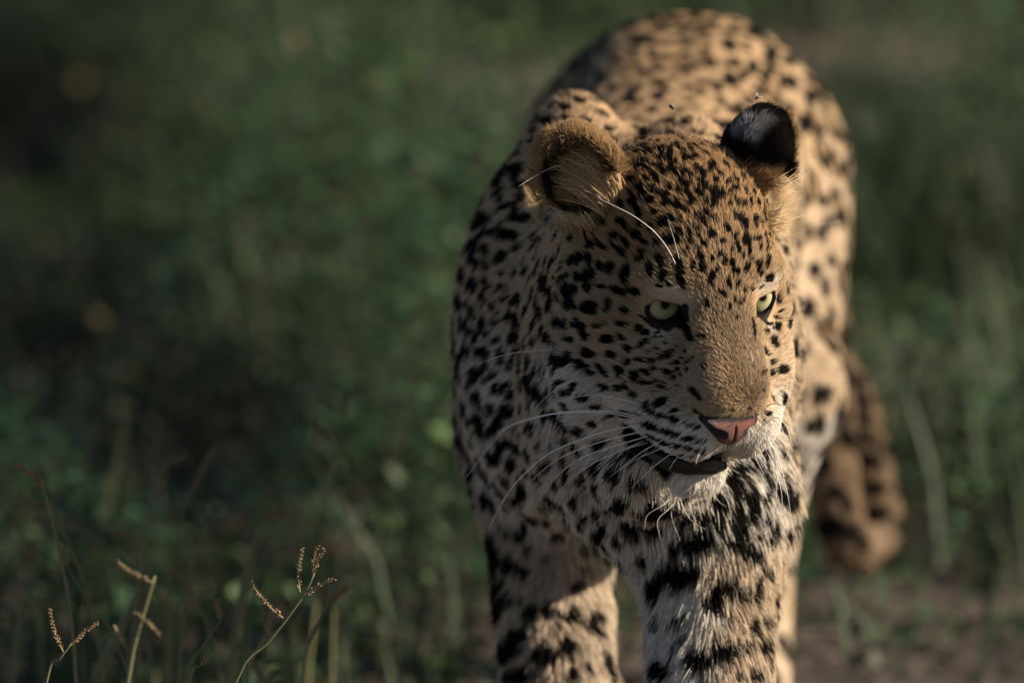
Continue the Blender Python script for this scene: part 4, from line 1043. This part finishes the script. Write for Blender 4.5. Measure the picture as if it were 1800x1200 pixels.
for pts, dd, th in WH:
    p2 = bez([(x, y, 0) for x, y in pts], 16)
    D0 = surf(pts[0][0], pts[0][1], 0.0)
    tt = np.linspace(0, 1, len(p2))
    w3 = np.array([P(a[0], a[1], D0 + 0.002 - 0.010 * math.sin(math.pi * min(1, t * 2.0) / 2) + (dd + 0.0) * t) for a, t in zip(p2, tt)])
    rr = 0.00042 * th * (1 - 0.72 * tt)
    v_, f_ = tube(w3, rr, 5)
    link('whisker', mesh_np('whisker', v_, f_, m_wh), leo)

# tufts of long hair in the ears
def tuft(name, curves, rad, cols):
    N = len(curves); K = 6
    cu = bpy.data.hair_curves.new(name); cu.add_curves([K] * N)
    cu.position_data.foreach_set('vector', np.asarray(curves, np.float32).ravel())
    ra = cu.attributes.get('radius') or cu.attributes.new('radius', 'FLOAT', 'POINT')
    ra.data.foreach_set('value', (np.asarray(rad)[:, None] * np.array([1, 1, .9, .75, .5, .2])[None]).astype(np.float32).ravel())
    ca = cu.attributes.new('fur_color', 'FLOAT_COLOR', 'CURVE'); c4 = np.ones((N, 4), np.float32); c4[:, :3] = cols
    ca.data.foreach_set('color', c4.ravel())
    cu.materials.append(M_FUR)
    return tag(link(name, cu, leo), kind='stuff')
def sweep(n, root, tip, sag, spread, dz, rad=0.00022):
    """n hairs from a root line (two picture points) to a tip line, bowed by sag"""
    out = []; rads = []; cols = []
    for i in range(n):
        u = rng.random(); v = np.clip(u + rng.normal(0, 0.22), 0, 1)
        a = np.array(root[0]) * (1 - u) + np.array(root[1]) * u + rng.normal(0, 4, 2)
        t_ = np.array(tip[0]) * (1 - v) + np.array(tip[1]) * v + rng.normal(0, spread, 2)
        L_ = rng.uniform(0.55, 1.05); t_ = a + (t_ - a) * L_
        d0 = surf(a[0], a[1], -0.0); pts = []
        sg_ = np.array(sag) * rng.uniform(0.4, 1.4) * L_
        for k in range(6):
            s_ = k / 5
            b_ = a * (1 - s_) + t_ * s_ + sg_ * 4 * s_ * (1 - s_)
            pts.append(P(b_[0], b_[1], d0 + dz * s_ - 0.006 * math.sin(math.pi * s_)))
        out.append(pts); rads.append(rad * rng.uniform(0.6, 1.3))
        cols.append(np.array([0.66, 0.49, 0.29]) * rng.uniform(0.55, 1.35))
    return out, rads, cols
if FUR:
    parts = [sweep(560, [(1090, 316), (1040, 396)], [(1015, 232), (948, 306)], (16, -18), 13, 0.006, 0.00030),
             sweep(240, [(1092, 335), (1060, 385)], [(1030, 250), (985, 320)], (10, -14), 16, 0.004, 0.00030),
             sweep(220, [(985, 412), (1050, 402)], [(970, 366), (1030, 372)], (-5, -6), 9, -0.004),
             sweep(260, [(944, 350), (958, 400)], [(930, 330), (942, 420)], (-4, 4), 8, -0.004)]
    tuft('ear_tuft', sum([p[0] for p in parts], []), sum([p[1] for p in parts], []), np.array(sum([p[2] for p in parts], [])))
    parts = [sweep(260, [(1352, 318), (1350, 400)], [(1405, 300), (1392, 400)], (4, 6), 12, 0.004)]
    tuft('ear_tuft', parts[0][0], parts[0][1], np.array(parts[0][2]))
print('leopard', time.time() - T0)

# ------------------------------------------------------------------ ground, ground cover
def soil_material():
    m, nt, b = mat_new('soil'); N = nt.nodes.new; Lk = nt.links.new
    tc = N('ShaderNodeTexCoord')
    n1 = N('ShaderNodeTexNoise'); n1.inputs['Scale'].default_value = 3.0; n1.inputs['Detail'].default_value = 8; Lk(tc.outputs['Object'], n1.inputs['Vector'])
    rp = N('ShaderNodeValToRGB'); Lk(n1.outputs['Fac'], rp.inputs[0])
    rp.color_ramp.elements[0].position = 0.3; rp.color_ramp.elements[0].color = (0.055, 0.040, 0.034, 1)
    rp.color_ramp.elements[1].position = 0.72; rp.color_ramp.elements[1].color = (0.135, 0.098, 0.080, 1)
    Lk(rp.outputs['Color'], b.inputs['Base Color']); b.inputs['Roughness'].default_value = 0.95
    n2 = N('ShaderNodeTexNoise'); n2.inputs['Scale'].default_value = 60; n2.inputs['Detail'].default_value = 6; Lk(tc.outputs['Object'], n2.inputs['Vector'])
    bu = N('ShaderNodeBump'); bu.inputs['Distance'].default_value = 0.02; Lk(n2.outputs['Fac'], bu.inputs['Height']); Lk(bu.outputs['Normal'], b.inputs['Normal'])
    return m
g = 24
xs = np.concatenate([[-400, -100, -30], np.linspace(-10, 10, 41), [30, 100, 400]]); ys = np.concatenate([[-400, -100, -30], np.linspace(-10, 30, 81), [60, 150, 400]])
gx, gy = np.meshgrid(xs, ys, indexing='ij')
gz = np.where((np.abs(gx) < 9) & (np.abs(gy - 10) < 18) & (gy > 1.6), 0.02 * vnoise(np.stack([gx.ravel(), gy.ravel(), 0 * gx.ravel()], 1), 0.9, 51).reshape(gx.shape), 0)
gi = np.arange(gx.size).reshape(gx.shape)
gq = np.stack([gi[:-1, :-1], gi[1:, :-1], gi[1:, 1:], gi[:-1, 1:]], -1).reshape(-1, 4)
tag(link('ground', mesh_np('ground', np.stack([gx, gy, gz], -1).reshape(-1, 3), gq, soil_material())), kind='structure')

def leaf_material(name, base, tip, rough=0.5, trans=0.3):
    m, nt, b = mat_new(name); N = nt.nodes.new; Lk = nt.links.new
    at = N('ShaderNodeAttribute'); at.attribute_name = 'Col'
    Lk(at.outputs['Color'], b.inputs['Base Color']); b.inputs['Roughness'].default_value = rough; b.inputs['Specular IOR Level'].default_value = 0.4
    tr = N('ShaderNodeBsdfTranslucent'); Lk(at.outputs['Color'], tr.inputs['Color'])
    mx = N('ShaderNodeMixShader'); mx.inputs['Fac'].default_value = trans
    Lk(b.outputs['BSDF'], mx.inputs[1]); Lk(tr.outputs['BSDF'], mx.inputs[2]); Lk(mx.outputs['Shader'], nt.nodes['Material Output'].inputs['Surface'])
    return m
M_LEAF = leaf_material('leaf', None, None)
M_BLADE = leaf_material('blade', None, None, 0.55, 0.3)

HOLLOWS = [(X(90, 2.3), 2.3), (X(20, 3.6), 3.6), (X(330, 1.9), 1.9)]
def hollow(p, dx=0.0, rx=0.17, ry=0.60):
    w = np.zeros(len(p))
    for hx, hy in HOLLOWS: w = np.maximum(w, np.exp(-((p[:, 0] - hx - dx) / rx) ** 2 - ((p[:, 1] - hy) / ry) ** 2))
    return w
def plants_field(n):
    p = np.stack([rng.uniform(-2.4, 2.2, n), rng.uniform(0.4, 9.5, n), np.zeros(n)], 1)
    k = vnoise(p, 1.7, 61) * 0.6 + vnoise(p, 4.2, 62) * 0.45
    k = k + 0.7 * hollow(p, 0.22, 0.12, 0.35)
    st = 0.92 - 0.54 * sstep(0.05, -0.35, p[:, 0])
    edge = sstep(st, st + 0.45, p[:, 1] + 0.25 * vnoise(p, 4.0, 63))
    keep = rng.random(n) < np.clip(0.42 + 1.5 * k, 0.04, 1) * edge
    return p[keep], k[keep]

p, k = plants_field(470000)                      # broad leaves of low herbs
n = len(p)
tall = sstep(0.1, 0.55, vnoise(p + 3.7, 1.1, 66)) * sstep(2.0, 3.0, p[:, 1])
h = (0.02 + 0.30 * sstep(-0.3, 0.8, k) + 0.30 * tall + 0.22 * hollow(p, 0.22, 0.12, 0.35)) * rng.random(n) ** 0.7 * (0.25 + 0.75 * sstep(0.5, 2.6, p[:, 1]))
h = h * (1 - 0.9 * hollow(p))
c = p.copy(); c[:, 2] = h
az = rng.uniform(0, 6.283, n); tilt = rng.uniform(-0.2, 1.0, n)
ax_ = np.stack([np.cos(az) * np.cos(tilt), np.sin(az) * np.cos(tilt), np.sin(tilt)], 1)
sd = np.stack([-np.sin(az), np.cos(az), rng.normal(0, 0.3, n)], 1); sd = norm(sd)
Ll = rng.uniform(0.007, 0.021, n)[:, None]; Wl = Ll * rng.uniform(0.28, 0.5, n)[:, None]
dn = np.array([0, 0, 1.0])
lv = np.stack([c, c + ax_ * Ll * 0.5 + sd * Wl + dn * Wl * 0.2, c + ax_ * Ll - dn * Ll * 0.15, c + ax_ * Ll * 0.5 - sd * Wl + dn * Wl * 0.2], 1).reshape(-1, 3)
lq = np.arange(4 * n).reshape(-1, 4)
hue = np.clip(0.5 + 0.5 * vnoise(p, 1.3, 64) + 0.25 * rng.normal(size=n), 0, 1)
lc = mix(np.tile(np.array([0.034, 0.090, 0.050]), (n, 1)), np.array([0.066, 0.108, 0.036]), hue) * (rng.uniform(0.5, 1.6, n) * (0.42 + 0.85 * sstep(-0.45, 0.35, vnoise(p + 9.1, 2.3, 67) + 0.5 * vnoise(p, 6.0, 68))) * (1 - 0.9 * hollow(p)))[:, None]  # leaves in the hollows darkened: shade between the plants painted in
dry = rng.random(n) < 0.008; lc[dry] = np.array([0.20, 0.15, 0.08]) * rng.uniform(0.6, 1.2, (dry.sum(), 1))
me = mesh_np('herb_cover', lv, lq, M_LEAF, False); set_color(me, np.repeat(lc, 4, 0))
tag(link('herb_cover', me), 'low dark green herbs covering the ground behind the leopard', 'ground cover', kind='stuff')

p, k = plants_field(130000)                       # grass blades
keep = (p[:, 1] > 1.9) | (rng.random(len(p)) < 0.3); p, k = p[keep], k[keep]
pw = np.stack([rng.uniform(-7, 7, 90000), rng.uniform(1.6, 18, 90000), np.zeros(90000)], 1); kw = vnoise(pw, 1.7, 61)
keep = (rng.random(90000) < np.clip(0.45 + 1.2 * kw, 0.05, 1)) & ((np.abs(pw[:, 0]) > 2.2) | (pw[:, 1] > 9.0)); p = np.concatenate([p, pw[keep]]); k = np.concatenate([k, kw[keep]])
n = len(p)
Hh = (1 - 0.8 * hollow(p)) * (0.05 + 0.20 * rng.random(n)) * (0.5 + 0.6 * np.clip(k + 0.5, 0, 1))
az = rng.uniform(0, 6.283, n); bend = rng.uniform(0.1, 0.9, n)
dr = np.stack([np.cos(az), np.sin(az), 0 * az], 1); sd = np.stack([-np.sin(az), np.cos(az), 0 * az], 1) * rng.uniform(0.0015, 0.0035, n)[:, None]
rows = []
for t, w in ((0, 1.0), (0.5, 0.9), (1.0, 0.1)):
    q = p + dr * (Hh * bend * t * t * 0.9)[:, None]; q[:, 2] += Hh * t * (1 - 0.35 * bend * t)
    rows += [q - sd * w, q + sd * w]
gv = np.stack(rows, 1).reshape(-1, 3); b0 = np.arange(n)[:, None] * 6
gf = np.concatenate([b0 + np.array([0, 1, 3, 2]), b0 + np.array([2, 3, 5, 4])])
gc = mix(np.tile(np.array([0.036, 0.072, 0.034]), (n, 1)), np.array([0.075, 0.085, 0.040]), rng.random(n) ** 2) * (rng.uniform(0.7, 1.4, n) * (1 - 0.85 * hollow(p)))[:, None]  # blades darkened in the hollows too, as painted shade
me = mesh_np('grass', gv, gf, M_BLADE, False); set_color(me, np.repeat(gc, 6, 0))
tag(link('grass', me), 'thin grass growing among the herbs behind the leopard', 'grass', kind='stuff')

# ------------------------------------------------------------------ grass stalks in front, lower left
m_stem, nt, b = mat_new('stem'); b.inputs['Base Color'].default_value = (0.16, 0.16, 0.075, 1); b.inputs['Roughness'].default_value = 0.6
m_seed, nt, b = mat_new('seed'); b.inputs['Roughness'].default_value = 0.7
no = nt.nodes.new('ShaderNodeTexNoise'); no.inputs['Scale'].default_value = 250
rp = nt.nodes.new('ShaderNodeValToRGB'); nt.links.new(no.outputs['Fac'], rp.inputs[0]); nt.links.new(rp.outputs['Color'], b.inputs['Base Color'])
rp.color_ramp.elements[0].position = 0.35; rp.color_ramp.elements[0].color = (0.10, 0.06, 0.035, 1)
rp.color_ramp.elements[1].position = 0.65; rp.color_ramp.elements[1].color = (0.36, 0.27, 0.14, 1)

def seed_head_mesh(a, b_, bow=0.06, big=1.0):
    a = np.array(a); b_ = np.array(b_); L_ = np.linalg.norm(b_ - a); d = (b_ - a) / L_
    side = norm(np.cross(d, [0, 1, 0])); t = np.linspace(0, 1, 10)
    ctr = a + np.outer(t, b_ - a) + np.outer(np.sin(math.pi * t) * L_ * bow, side)
    V_, F_ = tube(ctr, np.linspace(0.0006, 0.0003, 10), 4); V_ = list(V_)
    nsp = max(12, int(L_ / 0.0013))
    for i in range(nsp):
        s_ = 0.06 + 0.94 * i / nsp
        c0 = np.array([np.interp(s_, t, ctr[:, k_]) for k_ in range(3)])
        ang = (i % 2) * math.pi + rng.normal(0, 0.6)
        o_ = math.cos(ang) * side + math.sin(ang) * np.cross(d, side)
        ax2 = norm(d + 0.55 * o_); l_ = big * rng.uniform(0.0022, 0.0034) * (1 - 0.35 * s_); w_ = l_ * 0.30
        p0 = c0 + o_ * 0.0004; u1 = norm(np.cross(ax2, o_ + 0.01)); u2 = np.cross(ax2, u1)
        k0 = len(V_)
        V_ += [p0, p0 + ax2 * l_ * 0.45 + u1 * w_, p0 + ax2 * l_ * 0.45 + u2 * w_, p0 + ax2 * l_ * 0.45 - u1 * w_, p0 + ax2 * l_ * 0.45 - u2 * w_, p0 + ax2 * l_]
        for q in range(4):
            F_.append([k0, k0 + 1 + q, k0 + 1 + (q + 1) % 4]); F_.append([k0 + 5, k0 + 1 + (q + 1) % 4, k0 + 1 + q])
    return np.array(V_), F_

STALKS = [  # depth, stem points (picture) from the bottom upwards, seed heads (from, to), radius, label
    (-0.15, [(415, 1198), (470, 1130), (510, 1080), (540, 1035), (552, 1008)], [((527, 1040), (532, 962)), ((551, 1010), (559, 958)), ((551, 1010), (571, 964)), ((532, 1048), (589, 1017)), ((498, 1086), (441, 1022))], 0.0006, 'sharp grass stalk with five spread pale seed heads, nearest the leopard'),
    (-0.16, [(82, 1198), (105, 1158), (126, 1130)], [((112, 1146), (88, 1068)), ((126, 1132), (174, 1094))], 0.0006, 'small grass stalk with a V of two seed heads in the lower left corner'),
    (-0.35, [(225, 1198), (240, 1120), (258, 1060), (272, 1012)], [((272, 1024), (206, 985)), ((236, 1076), (281, 1117)), ((200, 1098), (228, 1166))], 0.0009, 'leaning grass stalk with drooping pale seed head on its tip'),
    (0.40, [(168, 1198), (210, 1110), (246, 1030)], [((246, 1032), (262, 990))], 0.0030, 'thick pale blurred grass stem leaning right in the lower left'),
    (0.45, [(402, 1198), (425, 1050), (448, 955), (468, 922)], [((468, 925), (503, 890)), ((448, 950), (418, 905)), ((462, 982), (522, 960))], 0.0028, 'tall thick blurred grass stalk with three brown seed heads'),
    (0.50, [(20, 1198), (30, 1110), (42, 1035)], [((42, 1040), (30, 985))], 0.0024, 'brownish blurred grass stem at the left edge'),
    (0.12, [(325, 1198), (360, 1130), (389, 1088)], [((389, 1088), (383, 1054)), ((315, 1081), (374, 1031))], 0.0005, 'thin dark grass stalk with a fuzzy slanting seed head'),
    (0.20, [(230, 1198), (190, 1100), (150, 1045), (118, 995)], [((118, 995), (108, 960))], 0.0006, 'thin dark grass stalk leaning to the left'),
    (0.30, [(235, 1198), (250, 1080), (262, 1000), (240, 944)], [((240, 944), (190, 928))], 0.0006, 'dark grass stalk with one nearly level brown seed head'),
    (0.45, [(240, 1198), (248, 960), (272, 880), (285, 840)], [((285, 842), (278, 828)), ((296, 812), (326, 803)), ((285, 842), (300, 806))], 0.0008, 'tall thin grass stalk with small dark seed heads at mid height'),
    (0.45, [(290, 1198), (305, 960), (325, 890), (345, 850)], [((340, 866), (352, 838)), ((350, 838), (382, 784))], 0.0008, 'tall grass stalk with an upright dark seed head'),
    (0.70, [(540, 1198), (575, 900), (590, 780), (598, 735)], [((598, 735), (632, 668)), ((595, 720), (560, 690)), ((578, 775), (552, 738))], 0.0012, 'blurred grass stalk with dark seed heads beside the leopard'),
    (-0.03, [(333, 1198), (350, 1172), (362, 1157)], [((356, 1168), (362, 1156))], 0.0005, 'short thin grass stalk at the bottom edge'),
    (0.60, [(300, 1198), (290, 1060), (215, 985), (140, 930), (60, 898)], [((140, 930), (58, 896)), ((215, 985), (150, 1000))], 0.0014, 'arching blurred grass stalk bending far to the left'),
    (0.35, [(470, 1198), (500, 1180), (538, 1150)], [((490, 1186), (540, 1152))], 0.0018, 'blurred yellowish grass stalk lying low at the bottom edge'),
    (0.30, [(460, 1198), (440, 1165), (425, 1140)], [((430, 1150), (416, 1128))], 0.0018, 'pale bent grass blade tip at the bottom edge'),
]
for D, st, heads, rad, label in STALKS:
    tip_w = [P(x, y, D) for x, y in st]
    d0 = norm(tip_w[0] - tip_w[1]); foot = tip_w[0].copy(); foot[2] = 0.0
    foot[0] += np.clip(d0[0], -0.5, 0.5) * 0.10 + rng.normal(0, 0.01); foot[1] += rng.normal(0, 0.02)
    mid = (foot + tip_w[0]) / 2 + (tip_w[0] - foot) * 0.05
    root = bpy.data.objects.new('grass_stalk', None); scene.collection.objects.link(root); root.location = foot
    tag(root, label, 'grass stalk', 'grass stalks at the lower left')
    ctl = bez(np.array([foot, mid] + tip_w), 18)
    v_, f_ = tube(ctl, np.linspace(rad * 1.6, rad * 0.95, len(ctl)), 5)
    link('stem', mesh_np('stem', v_ - foot, f_, m_stem), root)
    if rad > 0.0010:
        pass
    for a, b_ in heads:
        v_, f_ = seed_head_mesh(P(a[0], a[1], D), P(b_[0], b_[1], D + rng.normal(0, 0.004)), 0.06, 1.7 if D > 0.1 else 1.1)
        if rad > 0.0010:
            ctr_ = v_.mean(0); v_ = ctr_ + (v_ - ctr_) * 1.0
        link('seed_head', mesh_np('seed_head', v_ - foot, f_, m_seed, False), root)

ORD = 'first second third fourth fifth sixth seventh eighth ninth tenth eleventh twelfth'.split()
for i in range(12):
    D = rng.uniform(0.05, 0.9); px = 25 + i * 50 + rng.uniform(-12, 12); top = rng.uniform(840, 1100) if px < 420 else rng.uniform(960, 1120)
    lean = rng.normal(0, 45)
    st = [(px, 1198), (px + lean * 0.3, 1198 + (top - 1198) * 0.5), (px + lean, top)]
    w3 = [P(x, y, D) for x, y in st]; foot = w3[0].copy(); foot[2] = 0.0; foot[0] -= lean * 0.00008; foot[1] += rng.normal(0, 0.02)
    root = bpy.data.objects.new('grass_stalk', None); scene.collection.objects.link(root); root.location = foot
    tag(root, ORD[i] + ' from the left edge of the thin dark blurred grass stems', 'grass stalk', 'thin dark grass stems in the lower left tangle')
    ctl = bez(np.array([foot, (foot + w3[0]) / 2] + w3), 14)
    v_, f_ = tube(ctl, np.linspace(0.0017, 0.0010, len(ctl)), 5); link('stem', mesh_np('stem', v_ - foot, f_, m_stem), root)
    for j_ in range(rng.integers(1, 4)):
        ang = rng.uniform(-1.0, 1.0) + lean * 0.004; l_ = rng.uniform(28, 55)
        a_ = (st[2][0], st[2][1] + j_ * 14)
        v_, f_ = seed_head_mesh(P(a_[0], a_[1], D), P(a_[0] + math.sin(ang) * l_, a_[1] - math.cos(ang) * l_, D + rng.normal(0, 0.01)), 0.06, 1.6)
        link('seed_head', mesh_np('seed_head', v_ - foot, f_, m_seed, False), root)

# ------------------------------------------------------------------ two flies in the air above the back
m_fly, nt, b = mat_new('fly_body'); b.inputs['Base Color'].default_value = (0.02, 0.018, 0.016, 1); b.inputs['Roughness'].default_value = 0.35
m_wing, nt, b = mat_new('fly_wing'); b.inputs['Base Color'].default_value = (0.45, 0.42, 0.38, 1); b.inputs['Roughness'].default_value = 0.3; b.inputs['Alpha'].default_value = 0.5
for (px, py, rz), lab in (((1181, 189, 0.6), 'small dark fly in the air between the ears'), ((1331, 172, -0.4), 'small dark fly hovering above the upright black ear')):
    root = bpy.data.objects.new('fly', None); scene.collection.objects.link(root)
    root.location = P(px, py, 0.0); root.rotation_euler = (0.3, 0.5, rz)
    tag(root, lab, 'fly', 'flies over the leopard')
    bm = bmesh.new()
    for c_, r_ in (((0, 0, 0), (0.0011, 0.0011, 0.0011)), ((0, 0.0019, 0), (0.0010, 0.0017, 0.0010)), ((0, -0.0014, 0), (0.0009, 0.0007, 0.0009))):
        M_ = Matrix.Translation(c_) @ Matrix.Diagonal((*r_, 1))
        bmesh.ops.create_icosphere(bm, subdivisions=2, radius=1, matrix=M_)
    me = bpy.data.meshes.new('thorax'); bm.to_mesh(me); bm.free(); me.materials.append(m_fly)
    link('thorax', me, root)
    for s_ in (-1, 1):
        v_ = np.array([(0, 0, 0.0008), (s_ * 0.0016, 0.0005, 0.0012), (s_ * 0.0026, 0.0024, 0.0014), (s_ * 0.0014, 0.0030, 0.0012), (s_ * 0.0003, 0.0015, 0.0010)])
        link('wing', mesh_np('wing', v_, [[0, 1, 2, 3, 4]], m_wing), root)
print('done', time.time() - T0)
